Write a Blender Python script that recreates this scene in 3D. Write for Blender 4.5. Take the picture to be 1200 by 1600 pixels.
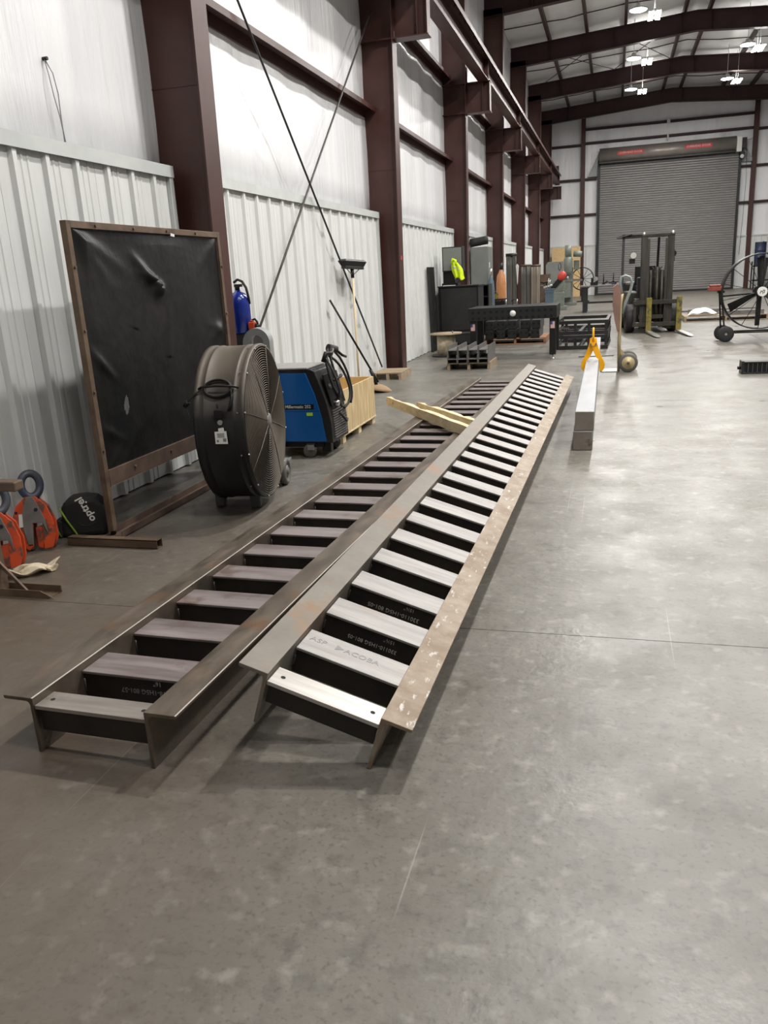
import bpy, math, random
from math import sin, cos, pi, radians, sqrt, atan2
from mathutils import Vector, Matrix
random.seed(7)
for o in list(bpy.data.objects):
    bpy.data.objects.remove(o)
scene = bpy.context.scene
COL = scene.collection

# ------------------------------------------------------------------ camera
FPX, YAW, PITCH, ROLL, CAMZ = 1245.985, -0.285504, 0.285224, -0.0563131, 1.45
cy, sy, cp, sp, cr, sr = cos(YAW), sin(YAW), cos(PITCH), sin(PITCH), cos(ROLL), sin(ROLL)
fwd = Vector((sy * cp, cy * cp, -sp)); rt0 = Vector((cy, -sy, 0)); up0 = rt0.cross(fwd)
rt = rt0 * cr + up0 * sr; up = -rt0 * sr + up0 * cr
cd = bpy.data.cameras.new('camera'); cam = bpy.data.objects.new('camera', cd); COL.objects.link(cam)
cd.sensor_fit = 'HORIZONTAL'; cd.sensor_width = 36.0; cd.lens = 36.0 * FPX / 1200.0
cd.clip_start = 0.05; cd.clip_end = 200
cam.matrix_world = Matrix(((rt.x, up.x, -fwd.x, 0), (rt.y, up.y, -fwd.y, 0), (rt.z, up.z, -fwd.z, CAMZ), (0, 0, 0, 1)))
scene.camera = cam

# ------------------------------------------------------------------ world, exposure
scene.view_settings.view_transform = 'Standard'; scene.view_settings.look = 'None'
scene.view_settings.gamma = 1.0; scene.view_settings.use_curve_mapping = False
scene.view_settings.exposure = 0.3
w = bpy.data.worlds.new('world'); scene.world = w; w.use_nodes = True
w.node_tree.nodes['Background'].inputs[0].default_value = (0.75, 0.8, 0.9, 1)
w.node_tree.nodes['Background'].inputs[1].default_value = 0.03
LAMP_W = 250.0          # each round high bay lamp
BAR_W = 40.0            # each twin bar fixture
LAMP_Y = {-5.0: .05, 1.1: .38, 7.2: 1.3, 13.3: .9, 19.4: .7, 25.5: .75, 31.0: .85, 36.1: 1.0}      # how bright each pair burns
LAMP_X = [0.45, 3.95]

# ------------------------------------------------------------------ materials
def mat(name, c1, rough=0.5, metal=0.0, c2=None, sc=4.0, st=(1, 1, 1), lo=0.35, hi=0.65, c3=None, sc3=9.0, st3=(1, 1, 1), t3=0.62, w3=0.06,
        bump=0.0, bsc=30.0, bst=(1, 1, 1), rvar=0.0, rnd=True, spec=0.5, detail=5.0, emit=None, estr=0.0, coat=0.0):
    m = bpy.data.materials.new(name); m.use_nodes = True
    nt = m.node_tree; N = nt.nodes; L = nt.links; b = N['Principled BSDF']
    def col(c): return (c[0], c[1], c[2], 1)
    b.inputs['Base Color'].default_value = col(c1); b.inputs['Roughness'].default_value = rough
    b.inputs['Metallic'].default_value = metal; b.inputs['Specular IOR Level'].default_value = spec
    if coat: b.inputs['Coat Weight'].default_value = coat; b.inputs['Coat Roughness'].default_value = 0.15
    if emit: b.inputs['Emission Color'].default_value = col(emit); b.inputs['Emission Strength'].default_value = estr
    m.diffuse_color = col(c1)
    if not (c2 or c3 or bump): return m
    tc = N.new('ShaderNodeTexCoord'); src = tc.outputs['Object']
    if rnd:
        oi = N.new('ShaderNodeObjectInfo'); mm = N.new('ShaderNodeMath'); mm.operation = 'MULTIPLY'; mm.inputs[1].default_value = 37.0
        L.new(oi.outputs['Random'], mm.inputs[0]); va = N.new('ShaderNodeVectorMath'); va.operation = 'ADD'
        L.new(src, va.inputs[0]); L.new(mm.outputs[0], va.inputs[1]); src = va.outputs[0]
    def noise(scale, stv, det=detail):
        mp = N.new('ShaderNodeMapping'); mp.inputs['Scale'].default_value = stv; L.new(src, mp.inputs['Vector'])
        n = N.new('ShaderNodeTexNoise'); n.inputs['Scale'].default_value = scale; n.inputs['Detail'].default_value = det
        n.inputs['Roughness'].default_value = 0.62; L.new(mp.outputs[0], n.inputs['Vector']); return n.outputs['Fac']
    cur = None
    if c2:
        f = noise(sc, st); mr = N.new('ShaderNodeMapRange'); mr.inputs[1].default_value = lo; mr.inputs[2].default_value = hi; L.new(f, mr.inputs[0])
        mx = N.new('ShaderNodeMix'); mx.data_type = 'RGBA'; mx.inputs['A'].default_value = col(c1); mx.inputs['B'].default_value = col(c2)
        L.new(mr.outputs[0], mx.inputs['Factor']); cur = mx.outputs['Result']
        if rvar:
            rr = N.new('ShaderNodeMapRange'); rr.inputs[3].default_value = rough - rvar; rr.inputs[4].default_value = rough + rvar
            L.new(mr.outputs[0], rr.inputs[0]); L.new(rr.outputs[0], b.inputs['Roughness'])
    if c3:
        f = noise(sc3, st3); mr = N.new('ShaderNodeMapRange'); mr.inputs[1].default_value = t3; mr.inputs[2].default_value = t3 + w3; L.new(f, mr.inputs[0])
        mx = N.new('ShaderNodeMix'); mx.data_type = 'RGBA'; mx.inputs['A'].default_value = col(c1); mx.inputs['B'].default_value = col(c3)
        if cur: L.new(cur, mx.inputs['A'])
        L.new(mr.outputs[0], mx.inputs['Factor']); cur = mx.outputs['Result']
    if cur: L.new(cur, b.inputs['Base Color'])
    if bump:
        f = noise(bsc, bst); bp = N.new('ShaderNodeBump'); bp.inputs['Strength'].default_value = bump; bp.inputs['Distance'].default_value = 0.02
        L.new(f, bp.inputs['Height']); L.new(bp.outputs[0], b.inputs['Normal'])
    return m

def dotted(name, c1, c2, cell, r, rough=0.5, metal=0.3):      # plate with a grid of drilled holes too small to model singly
    m = mat(name, c1, rough, metal); nt = m.node_tree; N = nt.nodes; L = nt.links; b = N['Principled BSDF']
    tc = N.new('ShaderNodeTexCoord'); mp = N.new('ShaderNodeMapping'); s = 1.0 / cell; mp.inputs['Scale'].default_value = (s, s, s)
    mp.inputs['Location'].default_value = (0.5, 0.0, 0.0)
    L.new(tc.outputs['Object'], mp.inputs[0]); v = N.new('ShaderNodeTexVoronoi'); v.inputs['Randomness'].default_value = 0.0; v.inputs['Scale'].default_value = 1.0
    L.new(mp.outputs[0], v.inputs['Vector']); lt = N.new('ShaderNodeMath'); lt.operation = 'LESS_THAN'; lt.inputs[1].default_value = r / cell
    L.new(v.outputs['Distance'], lt.inputs[0]); mx = N.new('ShaderNodeMix'); mx.data_type = 'RGBA'
    mx.inputs['A'].default_value = (*c1, 1); mx.inputs['B'].default_value = (*c2, 1); L.new(lt.outputs[0], mx.inputs['Factor']); L.new(mx.outputs['Result'], b.inputs['Base Color'])
    return m

M = {}
M['paint'] = mat('maroon primer', (0.050, 0.0185, 0.0145), 0.42, c2=(0.068, 0.0265, 0.0215), sc=2.2, bump=0.04, bsc=60, spec=0.4)
M['rafter'] = mat('dark maroon primer', (0.035, 0.016, 0.016), 0.5, c2=(0.05, 0.025, 0.024), sc=1.5, spec=0.3)
M['insul'] = mat('white vinyl insulation facing', (0.83, 0.83, 0.84), 0.25, c2=(0.76, 0.76, 0.78), sc=1.2, st=(1, 2.5, 0.3), bump=0.95, bsc=2.6, bst=(1, 3.0, 0.28), detail=7, rnd=False, spec=0.5)
M['insul_rear'] = mat('white vinyl facing of end wall', (0.83, 0.83, 0.84), 0.27, c2=(0.76, 0.76, 0.78), sc=1.2, st=(2.5, 1, 0.3), bump=0.9, bsc=2.2, bst=(2.4, 1, 0.3), detail=7, rnd=False)
M['roofing'] = mat('roof insulation facing', (0.85, 0.85, 0.85), 0.4, c2=(0.72, 0.72, 0.72), sc=0.9, bump=0.6, bsc=1.6, bst=(1, 0.7, 1), rnd=False)
M['liner'] = mat('pale ribbed steel liner', (0.69, 0.70, 0.69), 0.38, c2=(0.615, 0.625, 0.61), sc=3.0, st=(1, 2.2, 0.35), c3=(0.40, 0.41, 0.40), sc3=2.1, st3=(1, 2, .6), t3=0.66, w3=0.16, bump=0.03, bsc=14, bst=(1, 3, .3), spec=0.5)
M['linertrim'] = mat('pale steel trim', (0.56, 0.58, 0.57), 0.4, c2=(0.50, 0.52, 0.51), sc=4)
def floor_mat():
    m = mat('worn concrete', (0.128, 0.117, 0.100), 0.4, c2=(0.176, 0.164, 0.142), sc=1.15, lo=0.36, hi=0.66, c3=(0.085, 0.077, 0.066), sc3=13, t3=0.50, w3=0.26, bump=0.12, bsc=22, rnd=False, detail=9, rvar=0.0, spec=0.5)
    nt = m.node_tree; N = nt.nodes; L = nt.links; b = N['Principled BSDF']
    tc = N.new('ShaderNodeTexCoord'); base = b.inputs['Base Color'].links[0].from_socket
    def ns(scale, stv, rot=0, det=4):
        mp = N.new('ShaderNodeMapping'); mp.inputs['Scale'].default_value = stv; mp.inputs['Rotation'].default_value = (0, 0, rot); L.new(tc.outputs['Object'], mp.inputs[0])
        n = N.new('ShaderNodeTexNoise'); n.inputs['Scale'].default_value = scale; n.inputs['Detail'].default_value = det; L.new(mp.outputs[0], n.inputs[0]); return n.outputs['Fac']
    def over(base, f, lo, hi, c, amt):
        mr = N.new('ShaderNodeMapRange'); mr.inputs[1].default_value = lo; mr.inputs[2].default_value = hi; mr.inputs[4].default_value = amt; L.new(f, mr.inputs[0])
        mx = N.new('ShaderNodeMix'); mx.data_type = 'RGBA'; mx.inputs['B'].default_value = (*c, 1); L.new(base, mx.inputs['A']); L.new(mr.outputs[0], mx.inputs['Factor']); return mx.outputs['Result']
    base = over(base, ns(60, (1, 1, 1), 0, 3), 0.55, 0.70, (0.075, 0.066, 0.056), 0.6)     # pitting
    base = over(base, ns(16, (1, 1, 1), 0, 8), 0.56, 0.72, (0.30, 0.285, 0.255), 0.5)         # cement bloom
    for k, (rot, sc) in enumerate(((0.5, 2.4), (2.2, 2.0), (2.75, 1.7))):         # hair-line scratches
        base = over(base, ns(sc, (26, 0.16, 1), rot, 1.5), 0.745, 0.76, (0.36, 0.34, 0.31), 0.4)
    # rusty area on the left of the near floor: dirt with a shape of its own
    sx = N.new('ShaderNodeSeparateXYZ'); L.new(tc.outputs['Object'], sx.inputs[0])
    mx_ = N.new('ShaderNodeMapRange'); mx_.inputs[1].default_value = -0.6; mx_.inputs[2].default_value = -1.9; L.new(sx.outputs[0], mx_.inputs[0])
    my_ = N.new('ShaderNodeMapRange'); my_.inputs[1].default_value = 6.0; my_.inputs[2].default_value = 1.0; L.new(sx.outputs[1], my_.inputs[0])
    mm = N.new('ShaderNodeMath'); mm.operation = 'MULTIPLY'; L.new(mx_.outputs[0], mm.inputs[0]); L.new(my_.outputs[0], mm.inputs[1])
    m2 = N.new('ShaderNodeMath'); m2.operation = 'MULTIPLY'; L.new(mm.outputs[0], m2.inputs[0]); L.new(ns(2.3, (1, 1, 1), 0, 6), m2.inputs[1])
    base = over(base, m2.outputs[0], 0.04, 0.36, (0.085, 0.060, 0.040), 0.8)
    L.new(base, b.inputs['Base Color'])
    rr = N.new('ShaderNodeMapRange'); rr.inputs[1].default_value = 0.3; rr.inputs[2].default_value = 0.7; rr.inputs[3].default_value = 0.27; rr.inputs[4].default_value = 0.5
    L.new(ns(2.8, (1, 1, 1), 0, 8), rr.inputs[0]); L.new(rr.outputs[0], b.inputs['Roughness'])
    return m
M['floor'] = floor_mat()
M['steelA'] = mat('dark mill scale steel', (0.100, 0.080, 0.064), 0.46, 0.6, c2=(0.19, 0.155, 0.12), sc=6, st=(2.2, .7, 1), c3=(0.19, 0.11, 0.062), sc3=5, t3=0.56, w3=0.16, bump=0.05, bsc=50, rvar=0.08)
M['steelA_highlight'] = mat('painted edge highlight', (0.62, 0.58, 0.52), 0.35, 0.2)  # pale colour standing in for light caught on the stringer edges
M['treadA'] = mat('purple brown mill scale', (0.145, 0.116, 0.112), 0.42, 0.2, c2=(0.27, 0.235, 0.228), sc=4.0, st=(.5, 4, 1), c3=(0.10, 0.06, 0.045), sc3=5, t3=0.58, w3=0.14, bump=0.04, bsc=40, rvar=0.06)
M['plate'] = mat('brushed flat bar', (0.36, 0.335, 0.31), 0.4, 0.35, c2=(0.50, 0.475, 0.445), sc=5, st=(.5, 7, 1), c3=(0.34, 0.29, 0.25), sc3=4, t3=0.6, w3=0.12, bump=0.03, bsc=40, bst=(.3, 5, 1))
M['treadB'] = mat('pale mill scale', (0.24, 0.225, 0.215), 0.52, 0.2, c2=(0.37, 0.355, 0.34), sc=4, st=(.6, 5, 1), c3=(0.30, 0.22, 0.17), sc3=4.5, st3=(.7, 2, 1), t3=0.6, w3=0.12, bump=0.05, bsc=40, bst=(.4, 4, 1), rvar=0.05)
M['steelB'] = mat('weathered angle steel', (0.135, 0.118, 0.098), 0.55, 0.15, c2=(0.21, 0.188, 0.158), sc=4, c3=(0.22, 0.14, 0.085), sc3=5, t3=0.57, w3=0.14, bump=0.06, bsc=60, rvar=0.06)
M['rustB'] = mat('rust flecked angle steel', (0.19, 0.13, 0.078), 0.55, 0.1, c2=(0.29, 0.235, 0.175), sc=9, c3=(0.5, 0.47, 0.43), sc3=26, st3=(1.6, .5, 1), t3=0.6, w3=0.08, bump=0.1, bsc=90)
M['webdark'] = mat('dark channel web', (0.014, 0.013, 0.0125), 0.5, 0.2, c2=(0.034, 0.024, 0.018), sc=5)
M['hole'] = mat('dark hole', (0.006, 0.006, 0.006), 0.8)
M['weld'] = mat('weld bead', (0.16, 0.155, 0.15), 0.4, 0.6)
M['plateA'] = mat('dull flat bar', (0.24, 0.215, 0.19), 0.36, 0.5, c2=(0.34, 0.31, 0.275), sc=5, st=(.5, 7, 1), c3=(0.17, 0.14, 0.115), sc3=4, t3=0.6, w3=0.12)
M['dimwall'] = mat('grey liner of unseen walls', (0.22, 0.22, 0.22), 0.5)
M['chalk'] = mat('white paint marker', (0.42, 0.40, 0.36), 0.8)
M['stamp'] = mat('dark stencil mark', (0.19, 0.19, 0.195), 0.5)
M['tube'] = mat('grey tube steel', (0.27, 0.28, 0.29), 0.52, 0.15, c2=(0.35, 0.36, 0.375), sc=3, st=(2, .6, 2), c3=(0.33, 0.29, 0.25), sc3=4, t3=0.62, w3=0.1)
M['capsteel'] = mat('brown tube end cap', (0.27, 0.235, 0.20), 0.45, 0.3, c2=(0.34, 0.31, 0.28), sc=9, c3=(0.13, 0.09, 0.06), sc3=8, t3=0.62, w3=0.1)
M['rust'] = mat('rusted steel', (0.095, 0.060, 0.037), 0.6, 0.2, c2=(0.15, 0.10, 0.065), sc=7, c3=(0.075, 0.045, 0.032), sc3=6, t3=0.56, w3=0.12, bump=0.15, bsc=70)
M['rustdark'] = mat('dark rusted steel', (0.085, 0.055, 0.042), 0.6, 0.2, c2=(0.13, 0.085, 0.06), sc=7, bump=0.1, bsc=60)
M['vinyl'] = mat('black vinyl curtain', (0.006, 0.006, 0.0065), 0.42, c2=(0.015, 0.0135, 0.012), sc=2.2, bump=0.22, bsc=9, rnd=False, spec=0.25)
M['fanbody'] = mat('black drum paint', (0.022, 0.021, 0.02), 0.42, c2=(0.04, 0.036, 0.031), sc=4, bump=0.05, bsc=120)
def dusty():
    m = mat('dust on black drum', (0.02, 0.02, 0.019), 0.5); nt = m.node_tree; N = nt.nodes; L = nt.links; b = N['Principled BSDF']
    tc = N.new('ShaderNodeTexCoord'); sx = N.new('ShaderNodeSeparateXYZ'); L.new(tc.outputs['Object'], sx.inputs[0])
    n = N.new('ShaderNodeTexNoise'); n.inputs['Scale'].default_value = 5; n.inputs['Detail'].default_value = 6; L.new(tc.outputs['Object'], n.inputs[0])
    ad = N.new('ShaderNodeMath'); ad.operation = 'MULTIPLY_ADD'; ad.inputs[1].default_value = 0.35; L.new(n.outputs['Fac'], ad.inputs[0]); L.new(sx.outputs[2], ad.inputs[2])
    mr = N.new('ShaderNodeMapRange'); mr.inputs[1].default_value = 0.86; mr.inputs[2].default_value = 1.1; L.new(ad.outputs[0], mr.inputs[0])
    mx = N.new('ShaderNodeMix'); mx.data_type = 'RGBA'; mx.inputs['A'].default_value = (0.008, 0.008, 0.008, 1); mx.inputs['B'].default_value = (0.10, 0.082, 0.064, 1)
    L.new(mr.outputs[0], mx.inputs['Factor']); L.new(mx.outputs['Result'], b.inputs['Base Color']); return m
M['drum'] = dusty()
M['grille'] = mat('dusty wire', (0.135, 0.112, 0.085), 0.6, 0.2, c2=(0.09, 0.075, 0.058), sc=5)
M['black'] = mat('black paint', (0.007, 0.007, 0.0075), 0.45, spec=0.35)
M['black2'] = mat('charcoal paint', (0.012, 0.0125, 0.0125), 0.42, c2=(0.022, 0.022, 0.021), sc=4, spec=0.4)
M['rubber'] = mat('black rubber', (0.016, 0.016, 0.016), 0.65)
M['grubber'] = mat('grey rubber', (0.10, 0.095, 0.085), 0.6)
M['chrome'] = mat('zinc plate', (0.55, 0.55, 0.55), 0.3, 0.9)
M['white'] = mat('white label', (0.72, 0.72, 0.68), 0.55)
M['blue'] = mat('blue enamel', (0.003, 0.095, 0.33), 0.32, c2=(0.004, 0.105, 0.36), sc=2, coat=0.2)
M['tankblue'] = mat('royal blue tank paint', (0.005, 0.02, 0.20), 0.2, coat=0.5)
M['greytop'] = mat('warm grey lid', (0.27, 0.26, 0.25), 0.45)
M['ply'] = mat('plywood', (0.42, 0.29, 0.14), 0.6, c2=(0.64, 0.50, 0.29), sc=9, st=(3, 3, 0.3), lo=0.38, hi=0.6, c3=(0.22, 0.13, 0.06), sc3=9, st3=(2, 2, .5), t3=0.68, w3=0.05)
M['plyin'] = mat('inner plywood', (0.60, 0.38, 0.15), 0.6, c2=(0.70, 0.50, 0.24), sc=5, st=(2, 2, .4))
M['pine'] = mat('pine lumber', (0.60, 0.46, 0.25), 0.6, c2=(0.76, 0.66, 0.45), sc=9, st=(1, 1, 2), c3=(0.26, 0.17, 0.09), sc3=16, t3=0.62, w3=0.06)
M['oldwood'] = mat('weathered pallet wood', (0.26, 0.19, 0.12), 0.7, c2=(0.36, 0.28, 0.19), sc=6, st=(.4, 3, 2))
M['redwood'] = mat('reddish pallet wood', (0.23, 0.10, 0.045), 0.7, c2=(0.32, 0.17, 0.08), sc=6, st=(.4, 3, 2))
M['osb'] = mat('strand board', (0.62, 0.42, 0.19), 0.7, c2=(0.74, 0.55, 0.30), sc=16)
M['orange'] = mat('orange enamel', (0.62, 0.08, 0.018), 0.45, c2=(0.50, 0.055, 0.015), sc=6, c3=(0.11, 0.06, 0.045), sc3=11, t3=0.53, w3=0.08)
M['worn'] = mat('worn grey steel', (0.13, 0.122, 0.116), 0.5, 0.35, c2=(0.20, 0.185, 0.175), sc=8, c3=(0.30, 0.07, 0.03), sc3=6, t3=0.68, w3=0.06)
M['ringblue'] = mat('blue grey forged ring', (0.085, 0.09, 0.105), 0.5, 0.4, c2=(0.05, 0.06, 0.11), sc=8)
M['yellow'] = mat('yellow clamp paint', (0.88, 0.42, 0.004), 0.38, c2=(0.8, 0.36, 0.004), sc=7)
M['dullyellow'] = mat('worn yellow paint', (0.25, 0.20, 0.03), 0.5, 0.1, c2=(0.15, 0.12, 0.03), sc=9, c3=(0.07, 0.06, 0.04), sc3=10, t3=0.5, w3=0.1)
M['tanpaint'] = mat('tan hand truck paint', (0.50, 0.41, 0.23), 0.45, 0.1, c2=(0.38, 0.30, 0.16), sc=8)
M['paleblue'] = mat('pale blue grey paint', (0.22, 0.27, 0.29), 0.45)
M['brown'] = mat('red brown board', (0.23, 0.13, 0.10), 0.65, c2=(0.17, 0.10, 0.075), sc=6)
M['bag'] = mat('black nylon', (0.012, 0.012, 0.012), 0.7, bump=0.1, bsc=200)
M['green'] = mat('lime piping', (0.22, 0.34, 0.03), 0.6)
M['vest'] = mat('fluorescent yellow fabric', (0.62, 0.80, 0.01), 0.7, emit=(0.6, 0.8, 0.0), estr=0.0)
M['silver'] = mat('reflective tape', (0.6, 0.6, 0.6), 0.35, 0.3)
M['locker'] = mat('grey green locker', (0.19, 0.20, 0.185), 0.45, c2=(0.16, 0.17, 0.155), sc=3)
M['kraft'] = mat('tan cardboard', (0.42, 0.33, 0.21), 0.8, c2=(0.62, 0.54, 0.41), sc=11, c3=(0.2, 0.15, 0.10), sc3=13, t3=0.62, w3=0.05)
M['door'] = mat('bronze grey slats', (0.20, 0.19, 0.185), 0.4, 0.25, c2=(0.235, 0.225, 0.22), sc=1.5, st=(1, 1, 4))
M['hood'] = mat('brown grey hood', (0.32, 0.285, 0.255), 0.36, 0.3, c2=(0.26, 0.235, 0.21), sc=2)
M['red'] = mat('red print', (0.62, 0.05, 0.055), 0.5)
M['dullred'] = mat('dusty red enamel', (0.27, 0.055, 0.03), 0.55, c2=(0.18, 0.04, 0.025), sc=9)
M['reddome'] = mat('red cover', (0.50, 0.045, 0.03), 0.5)
M['fork'] = mat('dark forklift steel', (0.022, 0.021, 0.017), 0.5, 0.3, c2=(0.05, 0.045, 0.034), sc=7, c3=(0.13, 0.105, 0.03), sc3=6, t3=0.68, w3=0.05)
M['mast'] = mat('grimy mast steel', (0.030, 0.027, 0.023), 0.45, 0.3, c2=(0.068, 0.061, 0.052), sc=5, st=(3, 3, .4))
M['forkshine'] = mat('polished fork', (0.55, 0.54, 0.51), 0.35, 0.8)
M['lamp'] = mat('lens of high bay', (1, 1, 1), 0.5, emit=(1.0, 0.98, 0.94), estr=60.0)
M['bar'] = mat('lit tube lens', (1, 1, 1), 0.5, emit=(1.0, 0.97, 0.92), estr=30.0)
M['alu'] = mat('lamp housing', (0.5, 0.5, 0.5), 0.4, 0.6)
M['bin'] = mat('blue grey plastic', (0.10, 0.145, 0.18), 0.5, c2=(0.08, 0.12, 0.15), sc=5)
M['peach'] = mat('peach cylinder paint', (0.56, 0.25, 0.10), 0.4, c2=(0.48, 0.2, 0.08), sc=5)
M['olive'] = mat('grey green machine enamel', (0.13, 0.15, 0.125), 0.45, c2=(0.18, 0.20, 0.175), sc=7)
M['hide'] = mat('brown grey curtain', (0.17, 0.15, 0.12), 0.6, c2=(0.24, 0.205, 0.155), sc=3, st=(3, 3, .5), bump=0.2, bsc=8, bst=(2, 2, .4))
M['hidedark'] = mat('dark grey curtain', (0.075, 0.073, 0.068), 0.5, c2=(0.12, 0.113, 0.10), sc=3, st=(3, 3, .5), bump=0.2, bsc=8, bst=(2, 2, .4))
M['fixture'] = dotted('black drilled plate', (0.02, 0.021, 0.021), (0.003, 0.004, 0.004), 0.1, 0.022, 0.42, 0.4)
M['flagred'] = mat('flag red', (0.5, 0.04, 0.05), 0.5)
M['flagblue'] = mat('flag blue', (0.03, 0.05, 0.22), 0.5)
M['lgreen'] = mat('lime sticker', (0.45, 0.75, 0.05), 0.5)
M['galv'] = mat('grey ring steel', (0.25, 0.255, 0.25), 0.5, 0.3, c2=(0.31, 0.315, 0.31), sc=6)
M['tan'] = mat('tan brush', (0.30, 0.20, 0.11), 0.8)
M['handle'] = mat('pale wood handle', (0.60, 0.44, 0.26), 0.5, c2=(0.68, 0.53, 0.34), sc=4, st=(3, 3, .3))
M['mesh'] = mat('dark blue drum', (0.02, 0.03, 0.07), 0.5)

# ------------------------------------------------------------------ mesh builder
def frame_from(d, hint=(0, 0, 1)):
    d = Vector(d).normalized(); h = Vector(hint)
    if abs(d.dot(h)) > 0.98: h = Vector((1, 0, 0))
    a = d.cross(h).normalized(); b = a.cross(d).normalized(); return a, b, d     # a right, b up
class MB:
    def __init__(s): s.v = []; s.f = []; s.sm = []
    def add(s, vs, fs, smooth=False, X=None):
        n = len(s.v)
        for p in vs:
            p = Vector(p); s.v.append(X @ p if X else p)
        for f in fs: s.f.append(tuple(n + i for i in f)); s.sm.append(smooth)
        return s
    def box(s, a, b, X=None):
        (x0, y0, z0), (x1, y1, z1) = a, b
        return s.add([(x0, y0, z0), (x1, y0, z0), (x1, y1, z0), (x0, y1, z0), (x0, y0, z1), (x1, y0, z1), (x1, y1, z1), (x0, y1, z1)],
                     [(3, 2, 1, 0), (4, 5, 6, 7), (0, 1, 5, 4), (1, 2, 6, 5), (2, 3, 7, 6), (3, 0, 4, 7)], False, X)
    def bar(s, p, q, w, h, hint=(0, 0, 1)):
        p, q = Vector(p), Vector(q); a, b, d = frame_from(q - p, hint); v = []
        for c in (p, q):
            for sx, sz in ((-1, -1), (1, -1), (1, 1), (-1, 1)): v.append(c + a * (sx * w / 2) + b * (sz * h / 2))
        return s.add(v, [(0, 1, 2, 3), (7, 6, 5, 4), (0, 4, 5, 1), (1, 5, 6, 2), (2, 6, 7, 3), (3, 7, 4, 0)])
    def cyl(s, p, q, r, n=12, r2=None, caps=True, X=None):
        p, q = Vector(p), Vector(q); a, b, d = frame_from(q - p); r2 = r if r2 is None else r2; v = []
        for c, rr in ((p, r), (q, r2)):
            for i in range(n): t = 2 * pi * i / n; v.append(c + a * (rr * cos(t)) + b * (rr * sin(t)))
        s.add(v, [(i, i + n, (i + 1) % n + n, (i + 1) % n) for i in range(n)], True, X)
        if caps:
            s.add(v[:n], [tuple(range(n))], False, X); s.add(v[n:], [tuple(range(n - 1, -1, -1))], False, X)
        return s
    def tube(s, pts, r, n=6, closed=False, X=None):
        pts = [Vector(p) for p in pts]; m = len(pts); v = []; prev = None
        for i in range(m):
            if closed: d = pts[(i + 1) % m] - pts[i - 1]
            else: d = pts[min(i + 1, m - 1)] - pts[max(i - 1, 0)]
            d.normalize()
            if prev is None: a, _, _ = frame_from(d)
            else: a = (prev - d * prev.dot(d)).normalized()
            prev = a; b = d.cross(a)
            for k in range(n): t = 2 * pi * k / n; v.append(pts[i] + a * (r * cos(t)) + b * (r * sin(t)))
        f = []
        for i in range(m if closed else m - 1):
            j = (i + 1) % m
            for k in range(n): f.append((i * n + k, i * n + (k + 1) % n, j * n + (k + 1) % n, j * n + k))
        s.add(v, f, True, X)
        if not closed: s.add(v[:n], [tuple(range(n - 1, -1, -1))], False, X); s.add(v[-n:], [tuple(range(n))], False, X)
        return s
    def prism(s, poly, y0, y1, X=None):              # poly in local x,z; extruded along local y
        n = len(poly); v = [(x, y0, z) for x, z in poly] + [(x, y1, z) for x, z in poly]
        s.add(v, [tuple(range(n)), tuple(range(2 * n - 1, n - 1, -1))] + [(i, i + n, (i + 1) % n + n, (i + 1) % n) for i in range(n)], False, X)
        return s
    def lathe(s, prof, c=(0, 0, 0), d=(0, 0, 1), n=24, X=None, flat=False):      # prof: (radius, height)
        c = Vector(c); a, b, d = frame_from(d); v = []
        for r, h in prof:
            for i in range(n): t = 2 * pi * i / n; v.append(c + d * h + a * (r * cos(t)) + b * (r * sin(t)))
        m = len(prof); f = []
        for j in range(m - 1):
            for i in range(n): f.append((j * n + i, (j + 1) * n + i, (j + 1) * n + (i + 1) % n, j * n + (i + 1) % n))
        s.add(v, f, not flat, X)
        if prof[0] == prof[-1]: return s
        if prof[0][0] > 1e-6: s.add(v[:n], [tuple(range(n))], False, X)
        if prof[-1][0] > 1e-6: s.add(v[-n:], [tuple(range(n - 1, -1, -1))], False, X)
        return s
    def torus(s, c, d, R, r, n=32, k=6, X=None):
        a, b, d = frame_from(d); c = Vector(c)
        return s.tube([c + a * (R * cos(2 * pi * i / n)) + b * (R * sin(2 * pi * i / n)) for i in range(n)], r, k, True, X)
    def grid(s, fn, nu, nv, skip=None, smooth=True, X=None):
        v = [fn(i / nu, j / nv) for j in range(nv + 1) for i in range(nu + 1)]; f = []
        for j in range(nv):
            for i in range(nu):
                if skip and skip((i + .5) / nu, (j + .5) / nv): continue
                q = j * (nu + 1) + i; f.append((q, q + 1, q + nu + 2, q + nu + 1))
        return s.add(v, f, smooth, X)
    def build(s, name, m, parent=None, bev=0.0, kind=None, X=None, solid=0.0, label=None):
        me = bpy.data.meshes.new(name); me.from_pydata([tuple(p) for p in s.v], [], s.f)
        me.polygons.foreach_set('use_smooth', s.sm); me.materials.append(M[m]); me.update()
        import bmesh
        bm = bmesh.new(); bm.from_mesh(me); bmesh.ops.remove_doubles(bm, verts=bm.verts, dist=1e-6); bmesh.ops.recalc_face_normals(bm, faces=bm.faces); bm.to_mesh(me); bm.free()
        o = bpy.data.objects.new(name, me); COL.objects.link(o)
        if parent: o.parent = parent
        if X: o.matrix_local = X
        if bev:
            b = o.modifiers.new('bevel', 'BEVEL'); b.width = bev; b.segments = 2; b.limit_method = 'ANGLE'; b.angle_limit = radians(40)
        if solid:
            b = o.modifiers.new('solid', 'SOLIDIFY'); b.thickness = solid; b.offset = 0
        if kind: o['kind'] = kind
        if label: o['label'] = label
        return o
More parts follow.
